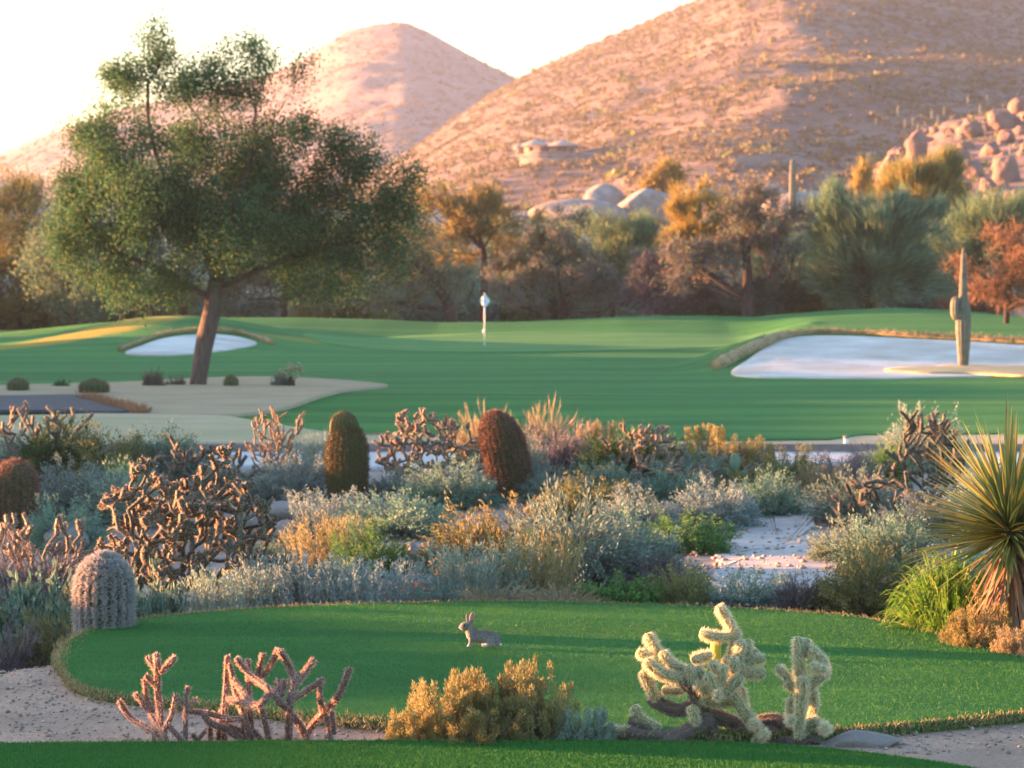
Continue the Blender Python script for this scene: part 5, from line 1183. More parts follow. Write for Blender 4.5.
# fuzzy teddy-bear chollas at right
OR, SCL = (600, 600), 1024 / 240
dens = {'o': 26000, 'y': 30000, 'f': 3000, 'm': 25000}; spl = {'o': .022, 'y': .034, 'f': .012, 'm': .030}
sk = {'o': 'teddyold', 'y': 'teddy', 'f': 'backlit_joint', 'm': 'teddy'}; sp = {'o': 'oldspine', 'y': 'teddyspine', 'f': 'teddyspine', 'm': 'teddyspine'}
wob = lambda a, b: .05 * math.sin(a * .011 + 1) + .04 * math.cos(b * .013)
traced_cholla('teddy_bear_cholla', 'big fuzzy cream-spined cholla with many fat joints, right of the golden bush', 'fuzzy chollas between the tees', OR, SCL, 17.95, [
    ([(490, 640), (475, 560), (445, 490), (410, 410)], 46, 'o'), ([(480, 490), (600, 535), (700, 560), (740, 575)], 44, 'o', .05),
    ([(25, 552), (110, 558)], 26, 'y', -.05), ([(110, 565), (225, 585), (310, 575)], 34, 'o', -.04), ([(300, 600), (380, 552), (452, 512)], 42, 'o', -.08),
    ([(395, 465), (410, 520)], 30, 'm', -.12), ([(150, 465), (170, 505), (240, 545)], 30, 'm', .04), ([(140, 520), (210, 545)], 34, 'o', .04), ([(190, 315), (215, 375), (235, 412)], 33, 'm', .02),
    ([(225, 425), (320, 470), (410, 450)], 42, 'o', .06), ([(205, 268), (260, 312), (340, 335)], 34, 'y', -.04), ([(340, 335), (390, 375), (420, 420)], 40, 'o', -.02),
    ([(168, 225), (215, 255)], 24, 'y', .05), ([(208, 160), (242, 215)], 32, 'y', .06), ([(268, 230), (310, 275)], 28, 'y', .03), ([(305, 275), (370, 305)], 32, 'm', .03),
    ([(275, 388), (345, 390)], 22, 'y', .08), ([(405, 255), (440, 240), (462, 240)], 30, 'y', .06), ([(385, 290), (390, 345)], 27, 'y', -.05),
    ([(513, 35), (545, 90), (575, 140)], 29, 'y', .05), ([(440, 146), (500, 158), (560, 155)], 28, 'y', .05), ([(580, 140), (570, 200), (550, 265)], 30, 'm', .06),
    ([(495, 185), (492, 260)], 34, 'f', .10), ([(600, 190), (590, 250)], 33, 'y', -.02), ([(630, 180), (625, 230)], 26, 'y', .02), ([(690, 250), (630, 262)], 28, 'y', 0),
    ([(668, 222), (640, 245)], 24, 'y', .05), ([(690, 312), (615, 316)], 30, 'y', -.04), ([(572, 255), (570, 300)], 27, 'm', -.08), ([(592, 335), (540, 392)], 32, 'y', -.14),
    ([(525, 290), (520, 350)], 27, 'y', -.12), ([(460, 325), (480, 385)], 28, 'y', -.13), ([(410, 360), (452, 395)], 27, 'y', -.10), ([(500, 405)], 28, 'y', -.18),
    ([(440, 420), (520, 430), (565, 420)], 46, 'm', -.04), ([(550, 260), (560, 330), (570, 400)], 42, 'm', .02), ([(560, 390), (592, 440), (640, 510), (690, 570)], 38, 'm', -.10),
    ([(655, 530)], 30, 'y', -.16), ([(697, 575)], 30, 'y', -.16), ([(660, 610), (672, 600)], 24, 'y', -.14), ([(600, 385), (612, 440)], 28, 'y', -.02), ([(560, 600), (600, 560), (650, 580)], 26, 'o', 0),
    ([(420, 300), (440, 330)], 30, 'y', -.02), ([(480, 270), (500, 300)], 24, 'y', -.06), ([(600, 280), (590, 330)], 30, 'y', -.05)],
    (480, 640), sk, sp, 12, wob, dens, spl, .0038, .63)
traced_cholla('teddy_bear_cholla', 'smaller upright fuzzy cream-spined cholla beside the flat grey rock', 'fuzzy chollas between the tees', OR, SCL, 17.95, [
    ([(840, 640), (845, 590), (855, 540)], 34, 'o'), ([(865, 345), (862, 400), (858, 460)], 36, 'y', -.12), ([(858, 470), (852, 520), (850, 575)], 30, 'm', -.10),
    ([(815, 430), (812, 500)], 26, 'y', -.04), ([(812, 515)], 27, 'y', -.14), ([(845, 175), (845, 250), (850, 300)], 31, 'y', .03), ([(880, 180), (872, 235)], 28, 'y', .06),
    ([(905, 215), (950, 262), (962, 305)], 29, 'y', .02), ([(960, 312), (920, 345), (885, 380)], 32, 'm', .02), ([(905, 285), (955, 300)], 27, 'y', -.06), ([(762, 292), (798, 328)], 25, 'y', 0),
    ([(800, 355), (828, 378)], 30, 'm', -.02), ([(850, 300), (865, 360), (880, 430)], 34, 'm', .05), ([(910, 385), (915, 450), (885, 520)], 25, 'm', .05), ([(958, 548)], 34, 'y', -.10), ([(945, 540), (905, 520), (865, 560)], 34, 'm', 0),
    ([(690, 520), (760, 515), (810, 560)], 44, 'o', .10), ([(740, 622), (790, 600), (850, 610)], 22, 'o', -.02), ([(930, 605), (890, 598), (850, 615)], 20, 'o', -.02), ([(800, 640), (820, 600)], 20, 'o', -.06)],
    (840, 635), sk, sp, 13, wob, dens, spl, .0038, .63)
# staghorn chollas at left
OR2, SC2 = (110, 640), 1024 / 250
dens2 = {'s': 20000, 'o': 12000}; spl2 = {'s': .021, 'o': .012}; sk2 = {'s': 'staghorn', 'o': 'staghorn'}; sp2 = {'s': 'stagspine', 'o': 'stagspine'}
wob2 = lambda a, b: .09 * math.sin(a * .017) + .07 * math.cos(b * .02 + a * .006)
traced_cholla('staghorn_cholla', 'small pinkish antler-like cholla, leftmost between the tees', 'antler-like chollas between the tees', OR2, SC2, 17.9, [
    ([(230, 440), (185, 380), (90, 322), (40, 255)], 13, 's'), ([(215, 440), (205, 300), (195, 200), (195, 110), (190, 62)], 15, 's'), ([(190, 125), (155, 75)], 13, 's'), ([(212, 128), (262, 75)], 14, 's'),
    ([(195, 195), (150, 148)], 12, 's'), ([(175, 290), (150, 240), (142, 165)], 11, 's'), ([(165, 295), (105, 225)], 12, 's'), ([(230, 430), (225, 370), (252, 310), (270, 225)], 11, 's'), ([(235, 435), (220, 390), (165, 305)], 12, 's'),
    ([(310, 440), (310, 260), (320, 198)], 11, 's'), ([(318, 272), (352, 245)], 9, 's'), ([(308, 268), (284, 245)], 9, 's'), ([(305, 425), (240, 350)], 12, 's'), ([(180, 440), (180, 380)], 10, 's')],
    (220, 440), sk2, sp2, 14, wob2, dens2, spl2, .0044, .76, 12, .26)
traced_cholla('staghorn_cholla', 'large pinkish antler-like cholla left of the golden bush', 'antler-like chollas between the tees', OR2, SC2, 17.9, [
    ([(470, 440), (467, 310), (476, 180), (482, 70)], 13, 's', .05), ([(590, 440), (560, 350), (515, 220), (492, 105)], 13, 's'), ([(735, 290), (700, 258), (650, 203), (570, 140), (520, 80)], 14, 's', -.05), ([(590, 440), (572, 280), (565, 85)], 12, 's', .08),
    ([(605, 145), (626, 62)], 13, 's', .08), ([(590, 170), (640, 130), (687, 45)], 14, 's', .08, .04), ([(730, 440), (735, 270), (752, 185), (738, 115), (697, 48)], 17, 's', -.03), ([(755, 185), (785, 150), (832, 85)], 15, 's', -.03), ([(745, 245), (800, 212), (870, 163)], 12, 's', -.02),
    ([(876, 297), (860, 240), (860, 168)], 13, 's', 0), ([(800, 440), (812, 375), (880, 295), (935, 230), (980, 120)], 15, 's', 0), ([(812, 440), (790, 370), (745, 305)], 17, 's', -.04), ([(650, 225), (610, 270), (560, 260), (490, 244)], 14, 's', -.06),
    ([(602, 272), (560, 240), (510, 168)], 14, 's', -.06), ([(655, 440), (640, 360), (620, 280)], 14, 's', -.06), ([(560, 440), (545, 310)], 14, 's', .04), ([(480, 322), (400, 302), (322, 292)], 13, 's', .02), ([(540, 325), (450, 330)], 13, 's', 0),
    ([(540, 375), (460, 343)], 13, 's', .03), ([(630, 420), (590, 375)], 12, 's', .04), ([(570, 430), (480, 370), (410, 340), (385, 308)], 16, 's', -.04), ([(348, 425), (388, 375)], 10, 's', 0), ([(360, 420), (340, 388)], 10, 's', 0),
    ([(690, 260), (686, 168)], 15, 's', .05), ([(704, 225), (716, 168)], 12, 's', .05), ([(910, 440), (888, 315)], 13, 's', .03), ([(920, 380), (910, 298)], 10, 's', .03), ([(640, 240), (660, 200)], 14, 's', 0), ([(410, 440), (410, 345)], 12, 's', .02), ([(440, 430), (455, 290)], 11, 's', .06)],
    (600, 440), sk2, sp2, 15, wob2, dens2, spl2, .0044, .76, 12, .26)

# branching chollas of the bed ------------------------------------------------
def cholla(px, base, top, w, label, seed, skin, spine, r=.022, n=90, Y=None, dens=5200, spl=.02, up=.5, jl=.13, group='branching chollas of the desert bed', trunkh=.15, name='branching_cholla', low=.25, shell=.55, tipk=2, profile='dome'):
    rg = np.random.default_rng(seed); Y = Y or groundY(px, base); x = X(px, Y); z0 = float(H(x, Y)) - .03
    h = Z(top, Y) - z0; hw = w / F * Y / 2
    root = empty(name, (x, Y, z0), label, 'cactus', group)
    az = rg.uniform(0, 2 * PI, n); q = rg.uniform(low, 1, n); rr_ = rg.uniform(shell, 1, n)
    if profile == 'dome': rad = np.sqrt(np.clip(1 - ((q - .45) / .62)**2, 0.02, 1))
    else: rad = .25 + .75 * q                                                      # opening upwards
    lump = 1 + .35 * fbm(np.cos(az) * 1.4 + 7, np.sin(az) * 1.4 + q * 2, seed, 2)
    tg = np.stack([np.cos(az) * rad * hw * rr_ * lump, np.sin(az) * rad * hw * rr_ * lump, q * h * (.80 + .16 * rr_) * np.clip(lump, .8, 1.12)], -1)
    stem = [np.array([0, 0, -.05]), np.array([.01, 0, h * trunkh * .5]), np.array([0, .01, h * trunkh])]
    nd, pa = skeleton(stem, [0, 0, 1], tg, rg, jit=.10, penalty=.22)
    cnt = np.zeros(len(nd)); has = np.zeros(len(nd), bool); has[pa[1:]] = True; cnt[~has] = 1
    limb = np.zeros(len(nd), int); k = 0
    for i in range(3, len(nd)):
        if pa[i] <= 2: k += 1; limb[i] = k
        else: limb[i] = limb[pa[i]]
    for i in range(len(nd) - 1, 0, -1): cnt[pa[i]] += cnt[i]
    R = r * np.clip(.66 * cnt**.2, .7, 1.5)
    gt = Geo(); arm(gt, None, np.array(stem), r * 2.4, rg, spine_n=0, sides=10); gt.build('trunk', M['darkbark'], root, True)
    parts = {}
    for i in range(3, len(nd)):
        gs, gp = parts.setdefault(limb[i], (Geo(), Geo()))
        a, b = nd[pa[i]], nd[i]; L = np.linalg.norm(b - a)
        arm(gs, gp, np.array([a, (a + b) / 2 + rg.normal(size=3) * L * .05, b]), R[i], rg, step=R[i] * 1.3, sides=8, spine_n=dens * .5 * L * 2 * PI * R[i], spine_l=spl * 1.2, spine_w=.0055, tub=.16)
        if not has[i]:
            d0 = unit(b - a)
            for _ in range(tipk):
                d = unit(d0 * .6 + rnd_dir(1, rg)[0] * .7 + [0, 0, up]); e = b + d * jl * rg.uniform(.6, 1.2)
                arm(gs, gp, np.array([b, (b + e) / 2 + rg.normal(size=3) * .006, e]), r * rg.uniform(.9, 1.12), rg, step=r * 1.2, sides=8, spine_n=dens * jl * 2 * PI * r, spine_l=spl * 1.25, spine_w=.008, tub=.25)
                if rg.uniform() < .45:
                    d2 = unit(d + rnd_dir(1, rg)[0] * .9 + [0, 0, up * .6]); e2 = e + d2 * jl * rg.uniform(.4, .8)
                    arm(gs, gp, np.array([e, e2]), r * .9, rg, step=r * 1.2, sides=8, spine_n=dens * jl * 4 * r, spine_l=spl * 1.25, spine_w=.008, tub=.25)
    for k, (gs, gp) in sorted(parts.items()):
        o = gs.build('limb', M[skin], root, True); gp.build('spines', M[spine], o)
    return root
cholla(186, 612, 466, 176, 'big bushy cholla with glowing orange tips at left, behind the tee', 21, 'darkcholla', 'chollaspine', r=.021, Y=27.0, n=340, tipk=4, jl=.10, up=.45)
cholla(45, 560, 512, 110, 'coral-tipped low cholla beside the leftmost barrel cactus', 22, 'cholla', 'chollaspine', r=.020, n=80, Y=28.6, jl=.12, up=.9, profile='cone', trunkh=.1, low=.1)
cholla(424, 503, 418, 104, 'brown much-branched cholla between the two tall barrel cacti', 23, 'cholla', 'chollaspine', r=.018, n=200, Y=38.6, jl=.10, up=.4, trunkh=.2)
cholla(645, 490, 430, 76, 'orange-topped cholla rising out of the dark green bush', 24, 'cholla', 'chollaspine', r=.020, n=110, jl=.11, up=.6)
cholla(274, 498, 412, 66, 'thin bare grey-pink cholla with upright twigs left of the double-headed barrel', 25, 'cholla', 'chollaspine', r=.010, n=100, jl=.15, up=1.2, trunkh=.32, tipk=2, low=.3, profile='cone', shell=.15)
cholla(200, 496, 450, 110, 'dark grey-brown spreading cholla behind the orange-tipped one', 26, 'darkcholla', 'oldspine', r=.020, n=80, jl=.14, up=.1)
cholla(38, 480, 412, 104, 'bare brown branching cholla at upper left of the bed', 27, 'cholla', 'oldspine', r=.019, n=60, jl=.17, up=.6, trunkh=.35, profile='cone')
cholla(926, 508, 418, 84, 'dark pencil-thin cholla left of the yucca', 28, 'darkcholla', 'oldspine', r=.019, n=120, jl=.15, up=.6, low=.15)
cholla(886, 530, 484, 96, 'low dark cholla sprawling left below the pencil-thin one', 29, 'darkcholla', 'oldspine', r=.019, n=34, jl=.20, up=.15)
cholla(735, 482, 456, 70, 'small pale cholla behind the prickly pear', 30, 'cholla', 'chollaspine', r=.018, n=30)
cholla(655, 496, 464, 70, 'small grey-brown cholla at the foot of the dark green bush', 34, 'cholla', 'chollaspine', r=.019, n=36)
cholla(700, 500, 470, 50, 'small grey cholla below the leftmost golden tufted bush', 36, 'cholla', 'oldspine', r=.018, n=24)
cholla(843, 527, 505, 26, 'tiny brown forked cholla above the flat-bottomed sage', 31, 'darkcholla', 'oldspine', r=.018, n=4, jl=.12)
cholla(291, 383, 366, 28, 'little pale cholla right of the ironwood trunk', 32, 'teddy', 'teddyspine', r=.035, n=9, Y=71.2, dens=900, spl=.03, group='small plants of the brown bed under the tree', trunkh=.45, jl=.14, low=.6)

# prickly pear ------------------------------------------------------------
def pads(px, base, Y, arr, label, seed):
    rg = np.random.default_rng(seed); x = X(px, Y); s = Y / F; z0 = Z(base, Y)
    root = empty('prickly_pear', (x, Y, z0), label, 'cactus', 'prickly pears of the desert bed')
    for cx, cy, w, h, rot in arr:
        bm = bmesh.new(); bmesh.ops.create_uvsphere(bm, u_segments=20, v_segments=12, radius=1)
        V = np.array([v.co[:] for v in bm.verts]); fs = [[v.index for v in f.verts] for f in bm.faces]; bm.free()
        wz = 1 - .22 * np.clip(-V[:, 2], 0, 1); V = V * [w * s / 2, .022, h * s / 2] * np.stack([wz, 0 * wz + 1, 0 * wz + 1], -1)
        yaw = rg.uniform(-.7, .7); c, q = math.cos(yaw), math.sin(yaw); V = V @ np.array([[c, q, 0], [-q, c, 0], [0, 0, 1]])
        c, q = math.cos(rot), math.sin(rot); V = V @ np.array([[c, 0, q], [0, 1, 0], [-q, 0, c]])
        V = V + [(cx - px) * s, rg.uniform(-.08, .08), (base - cy) * s]
        g = Geo(); g.add(V, np.array([f for f in fs if len(f) == 4]), np.array([f for f in fs if len(f) == 3])); o = g.build('pad', M['pad'], root, True)
        P = V[rg.integers(0, len(V), 90)]; g = Geo(); spikes(g, P, rnd_dir(90, rg) + [0, -.6, 0], .03, .003, rg); g.build('spines', M['oldspine'], o)
pads(730, 492, groundY(730, 492), [(735, 462, 13, 19, 0), (726, 475, 12, 15, .3), (713, 468, 10, 12, -.3), (744, 476, 11, 14, -.3), (732, 483, 12, 15, .1)], 'prickly pear with flat green pads behind the blue-grey dome', 3)

# saguaros ------------------------------------------------------------
def ribbed(g, gp, P, R, ribs, rg, spn, spl):
    mod = lambda i, t: 1 + .15 * np.cos(t * ribs) + .05 * vnoise(i * .6, t * 3, ribs)
    g0 = Geo(); tube(g0, P, R, ribs * 4, True, mod)
    V = g0.V[0]; g.merge(g0)
    if spn:
        p, n = surf_sample(V, g0.P[0], spn, rg); cen = P[np.argmin(np.linalg.norm(p[:, None] - P[None], axis=2), 1)]; n = unit(p - cen)
        spikes(gp, p, n + rnd_dir(spn, rg) * .6, rg.uniform(.5, 1, spn) * spl, .006, rg)
def saguaro(px, base, Y, top, w, arms, label, group, seed, ribs=13, spn=3000, prof=None, wob=0):
    rg = np.random.default_rng(seed); x = X(px, Y); z0 = Z(base, Y) if base else float(H(x, Y)) - .1; s = Y / F
    O = np.array([x, Y, z0]); root = empty('saguaro', O, label, 'cactus', group)
    h = Z(top, Y) - z0; t = np.linspace(0, 1, 50); R = w * s / 2 * np.interp(t, *(prof or ([0, .06, .4, .7, .93, .98, 1], [.9, .95, 1, .95, .75, .45, .03])))
    P = np.stack([wob * np.sin(t * 3) * s + 0 * t, 0 * t, t * h], -1)
    g, gp = Geo(), Geo(); ribbed(g, gp, P, R, ribs, rg, spn, .05); o = g.build('trunk', M['saguaro'], root, True)
    if spn: gp.build('spines', M['sagspine'], root)
    for pts, r in arms:
        Q = resample(np.array([[X(a, Y), Y - .05, Z(b, Y)] for a, b in pts]) - O, r * s * .4); k = np.linspace(0, 1, len(Q))
        R2 = r * s * np.interp(k, [0, .15, .8, .95, 1], [.8, 1, 1, .6, .03])
        g, gp = Geo(), Geo(); ribbed(g, gp, Q, R2, 9, rg, spn // 5, .04); a = g.build('arm', M['saguaro'], root, True)
        if spn: gp.build('spines', M['sagspine'], a)
    return root
saguaro(963.5, 372, groundY(963, 371.5, 60) , 247, 13.5, [([(962, 314), (956, 316), (955, 306), (956, 296)], 4.2)], 'tall saguaro with one short left arm standing on the bunker edge', 'saguaros near the green', 5, ribs=12,
        prof=([0, .1, .34, .46, .53, .60, .80, .93, .98, 1], [.62, .70, 1.0, .95, .80, .58, .40, .27, .16, .02]))
saguaro(793, 225, 246, 158, 6.4, [], 'single column saguaro standing behind the trees, on the slope', 'saguaros on the slopes', 6, spn=500)
rgs = np.random.default_rng(40)
for i, (px, py) in enumerate([(905, 122), (913, 120), (918, 128), (925, 118), (932, 112), (938, 120), (944, 108), (951, 116), (980, 106), (987, 98), (1003, 102), (1012, 92), (968, 98), (846, 168), (833, 172), (862, 150), (884, 140), (898, 108), (1018, 76), (958, 84), (930, 88), (876, 118)]):
    P = hill_point(gridR, px, py + 11); hh = rgs.uniform(9, 18)
    saguaro(px, py + 12, P[1], py + 12 - hh, 1.5, [], 'small distant saguaro, one of many dotting the right mountainside', 'distant saguaros on the mountainside', 50 + i, ribs=6, spn=0)
for i, (px, py) in enumerate([(1000, 160), (1010, 150), (985, 185), (960, 160)]):
    P = hill_point(gridB, px, py + 8); saguaro(px, py + 9, P[1], py - 7, 1.8, [], 'slim saguaro standing among pink boulders of the rocky hill', 'slim saguaros on the rocky hill', 80 + i, ribs=6, spn=0)

# yucca ------------------------------------------------------------
def yucca():
    rg = np.random.default_rng(9); Y = 22.6; px, base = 1012, 648; x = X(px, Y); z0 = float(H(x, Y)) - .05; s = Y / F
    O = np.array([x, Y, z0]); root = empty('yucca', O, 'large yucca with stiff golden-edged leaves and shaggy trunk at the right edge', 'yucca')
    hc = Z(528, Y) - z0
    g = Geo(); P = resample(np.array([[0.05, 0, 0], [.02, 0, hc * .5], [-.02, 0, hc]]), .05); tube(g, P, .075, 12, True, lambda i, t: 1 + .15 * vnoise(i * .8, t * 3, 3)); g.build('trunk', M['bark'], root, True)
    n = 470; az = rg.uniform(0, 2 * PI, n); el = np.arcsin(np.clip(rg.uniform(-.36, 1.0, n), -1, 1)); L = rg.uniform(.70, 1.0, n) * np.where(el < 0, .9, 1)
    d = np.stack([np.cos(az) * np.cos(el), np.sin(az) * np.cos(el), np.sin(el)], -1)
    b = np.array([-.02, 0, hc - .06]) + d * .06 + np.stack([0 * az, 0 * az, np.sin(el) * .12], -1)
    def blade_set(b, d, L, wmax, sag):
        n = len(b); side = unit(np.cross(d, [0, 0, 1.0]) + 1e-4); up = np.cross(side, d); u = np.linspace(0, 1, 7); wv = np.array([.9, 1, .95, .8, .58, .32, .01]) * wmax
        C = b[:, None] + d[:, None] * (u[None, :, None] * L[:, None, None]) - np.array([0, 0, 1.]) * (sag[:, None] * u[None]**2)[..., None]
        Lf = C - side[:, None] * wv[None, :, None] + up[:, None] * wv[None, :, None] * .35; Rt = C + side[:, None] * wv[None, :, None] + up[:, None] * wv[None, :, None] * .35
        V = np.stack([Lf, C, Rt], 2).reshape(n, 21, 3); i = np.arange(n)[:, None] * 21; fs = []
        for q in range(6):
            a = i + 3 * q; fs += [np.hstack([a, a + 1, a + 4, a + 3]), np.hstack([a + 1, a + 2, a + 5, a + 4])]
        return V.reshape(-1, 3), fs
    g = Geo(); V, fs = blade_set(b, d, L, .019, rg.uniform(0, .10, n)); g.add(V, *fs); g.build('leaves', M['yucca'], root)
    n = 150; az = rg.uniform(0, 2 * PI, n); el = rg.uniform(-1.5, -.55, n); d = np.stack([np.cos(az) * np.cos(el), np.sin(az) * np.cos(el), np.sin(el)], -1)
    b = np.stack([np.cos(az) * .07, np.sin(az) * .07, rg.uniform(hc * .45, hc - .05, n)], -1)
    g = Geo(); V, fs = blade_set(b, d, rg.uniform(.35, .7, n), .014, rg.uniform(.05, .2, n)); g.add(V, *fs); g.build('dead_fronds', M['deadfrond'], root)
yucca()

# ------------------------------------------------------------------ rabbit
def ell_mesh(parts, voxel, smooth=4):
    bm = bmesh.new()
    for c, r, rot in parts:
        m = Matrix.Translation(c) @ Matrix.Rotation(rot, 4, 'Y') @ Matrix.Diagonal((*r, 1))
        bmesh.ops.create_icosphere(bm, subdivisions=3, radius=1, matrix=m)
    me = bpy.data.meshes.new('tmp'); bm.to_mesh(me); bm.free()
    o = bpy.data.objects.new('tmp', me); COL.objects.link(o)
    r = o.modifiers.new('r', 'REMESH'); r.mode = 'VOXEL'; r.voxel_size = voxel
    s = o.modifiers.new('s', 'SMOOTH'); s.iterations = smooth; s.factor = .6
    dg = bpy.context.evaluated_depsgraph_get(); ev = o.evaluated_get(dg); res = bpy.data.meshes.new_from_object(ev)
    bpy.data.objects.remove(o); bpy.data.meshes.remove(me); return res
def rabbit():
    Y = 21.96; k = Y / F / 10.24; cx, gy_ = 540, 497
    q = lambda a, b, dy=0: Vector(((a - cx) * k, dy, (gy_ - b) * k))
    x0 = X(430 + cx / 10.24, Y)
    root = empty('rabbit', (x0, Y, .014), 'small grey cottontail rabbit sitting alert on the tee, facing left', 'rabbit')
    u = k
    P = []
    E = lambda a, b, ra, rb, rot=0, dy=0, rd=None: P.append((q(a, b, dy), (ra * u, (rd or min(ra, rb)) * u, rb * u), math.radians(rot)))
    E(362, 282, 62, 42, -12, 0, 40); E(322, 296, 30, 24, -10, 0, 22); E(345, 308, 34, 22, -10, 0, 26); E(392, 275, 36, 40, 0, 0, 34)
    E(412, 330, 44, 62, 28, 0, 42); E(430, 372, 62, 62, 20, 0, 52); E(490, 392, 90, 68, 8, 0, 62); E(570, 398, 96, 74, 8, 0, 68); E(640, 420, 78, 70, 15, 0, 70); E(690, 448, 44, 40, 20, 0, 50)
    for dy in (-.030, .030):
        E(625, 432, 62, 56, 0, dy, 30); E(585, 480, 62, 15, 0, dy * 1.15, 17); E(640, 470, 36, 26, 0, dy * 1.1, 24)
        E(418, 430, 22, 52, 6, dy * .75, 20); E(408, 470, 15, 30, 4, dy * .75, 15); E(398, 488, 24, 10, 0, dy * .75, 15)
    E(715, 474, 24, 20, 0, 0, 22)
    E(384, 205, 17, 58, -8, -.014, 8); E(432, 198, 32, 60, 14, .014, 9)
    me = ell_mesh(P, .0042, 5)
    n = len(me.vertices); co_ = np.zeros(n * 3); me.vertices.foreach_get('co', co_); V = co_.reshape(-1, 3)
    a = V[:, 0] / k + cx; b = gy_ - V[:, 2] / k
    grey = np.array([.19, .175, .17]); white = np.array([.62, .60, .58]); pink = np.array([.42, .22, .17]); tan = np.array([.27, .20, .15])
    C = np.tile(grey, (n, 1)) * (1 + .8 * fbm(V[:, 0] * 160, V[:, 2] * 160 + V[:, 1] * 140, 3, 3))[:, None]
    C = C * (1 + .25 * ss((b - 380) / 60) - .30 * ss((400 - b) / 60) * (a > 430))[:, None] * np.where((fbm(V[:, 0] * 60, V[:, 2] * 60, 8, 2) > .1)[:, None], [1.15, 1.0, .85], [1, 1, 1])
    def mixc(m, col): 
        global _dummy
        return C * (1 - m[:, None]) + col * m[:, None]
    C = mixc(ss((368 + (b - 330) * .30 - a) / 30) * ss((b - 312) / 20) * ss((480 - b) / 20), white)       # chest
    C = mixc(ss((b - 452) / 18) * ss((a - 440) / 20) * ss((600 - a) / 40), white)                         # belly
    C = mixc(ss((a - 700) / 14) * ss((b - 455) / 10), white * 1.1)                                       # tail
    C = mixc(ss((470 - np.abs(b - 485) * 9 - a) / 20) * ss((b - 462) / 12) * .7, white)
    C = mixc(ss((235 - b) / 16) * (V[:, 1] > -.002) * .85, pink)
    C = mixc(ss((235 - b) / 16) * (V[:, 1] <= -.002) * .4, tan)
    C = mixc(ss((400 - np.hypot(a - 425, (b - 300) * 1.2) * 9) / 120) * .6, tan)
    C = mixc(ss((28 - np.hypot(a - 305, b - 318)) / 10) * .5, white)
    at_ = me.color_attributes.new('fur', 'FLOAT_COLOR', 'POINT'); at_.data.foreach_set('color', np.c_[C, np.ones(n)].astype(np.float32).ravel())
    me.polygons.foreach_set('use_smooth', np.ones(len(me.polygons), bool))
    m, nt, out = newmat('rabbit_fur'); vc = N(nt, 'ShaderNodeVertexColor'); vc.layer_name = 'fur'
    bs = N(nt, 'ShaderNodeBsdfPrincipled', Roughness=.95); bs.inputs['Specular IOR Level'].default_value = .1; nt.links.new(vc.outputs[0], bs.inputs[0])
    bs.inputs['Sheen Weight'].default_value = .2
    nz = N(nt, 'ShaderNodeTexNoise', Scale=350., Detail=3); tc = N(nt, 'ShaderNodeTexCoord'); nt.links.new(tc.outputs['Object'], nz.inputs['Vector'])
    bp = N(nt, 'ShaderNodeBump', Strength=.6, Distance=.004); nt.links.new(nz.outputs['Fac'], bp.inputs['Height']); nt.links.new(bp.outputs[0], bs.inputs['Normal']); nt.links.new(bs.outputs[0], out.inputs[0])
    me.materials.clear(); me.materials.append(m)
    o = bpy.data.objects.new('body', me); COL.objects.link(o); o.parent = root
    em = solid_mat('dark_eye', (.01, .008, .006), (.015, .01, .008), 3, .15, 0, spec=.6)
    for dy in (-.0262, .0262):
        bm = bmesh.new(); bmesh.ops.create_uvsphere(bm, u_segments=14, v_segments=10, radius=.0085, matrix=Matrix.Translation(q(354, 270, dy))); e = bpy.data.meshes.new('eye'); bm.to_mesh(e); bm.free(); e.materials.append(em)
        eo = bpy.data.objects.new('eye', e); COL.objects.link(eo); eo.parent = root
    rg = np.random.default_rng(4); A = rg.choice(n, 9000); nn = np.zeros(n * 3); me.vertices.foreach_get('normal', nn); Nn = nn.reshape(-1, 3)[A]
    keep = b[A] > 245; A = A[keep]; Nn = Nn[keep]
    fm = leaf_mat('rabbit_guard_hair', [(.06, .052, .048), (.15, .13, .115), (.24, .205, .175), (.33, .29, .25)], .1, obvar=0)
    top = b[A] < 445; g = Geo(); spikes(g, V[A][top] - Nn[top] * .001, Nn[top] * .45 + np.array([.9, 0, -.1]) + rnd_dir(top.sum(), rg) * .3, .010, .0016, rg); g.build('fur', fm, root)
rabbit()

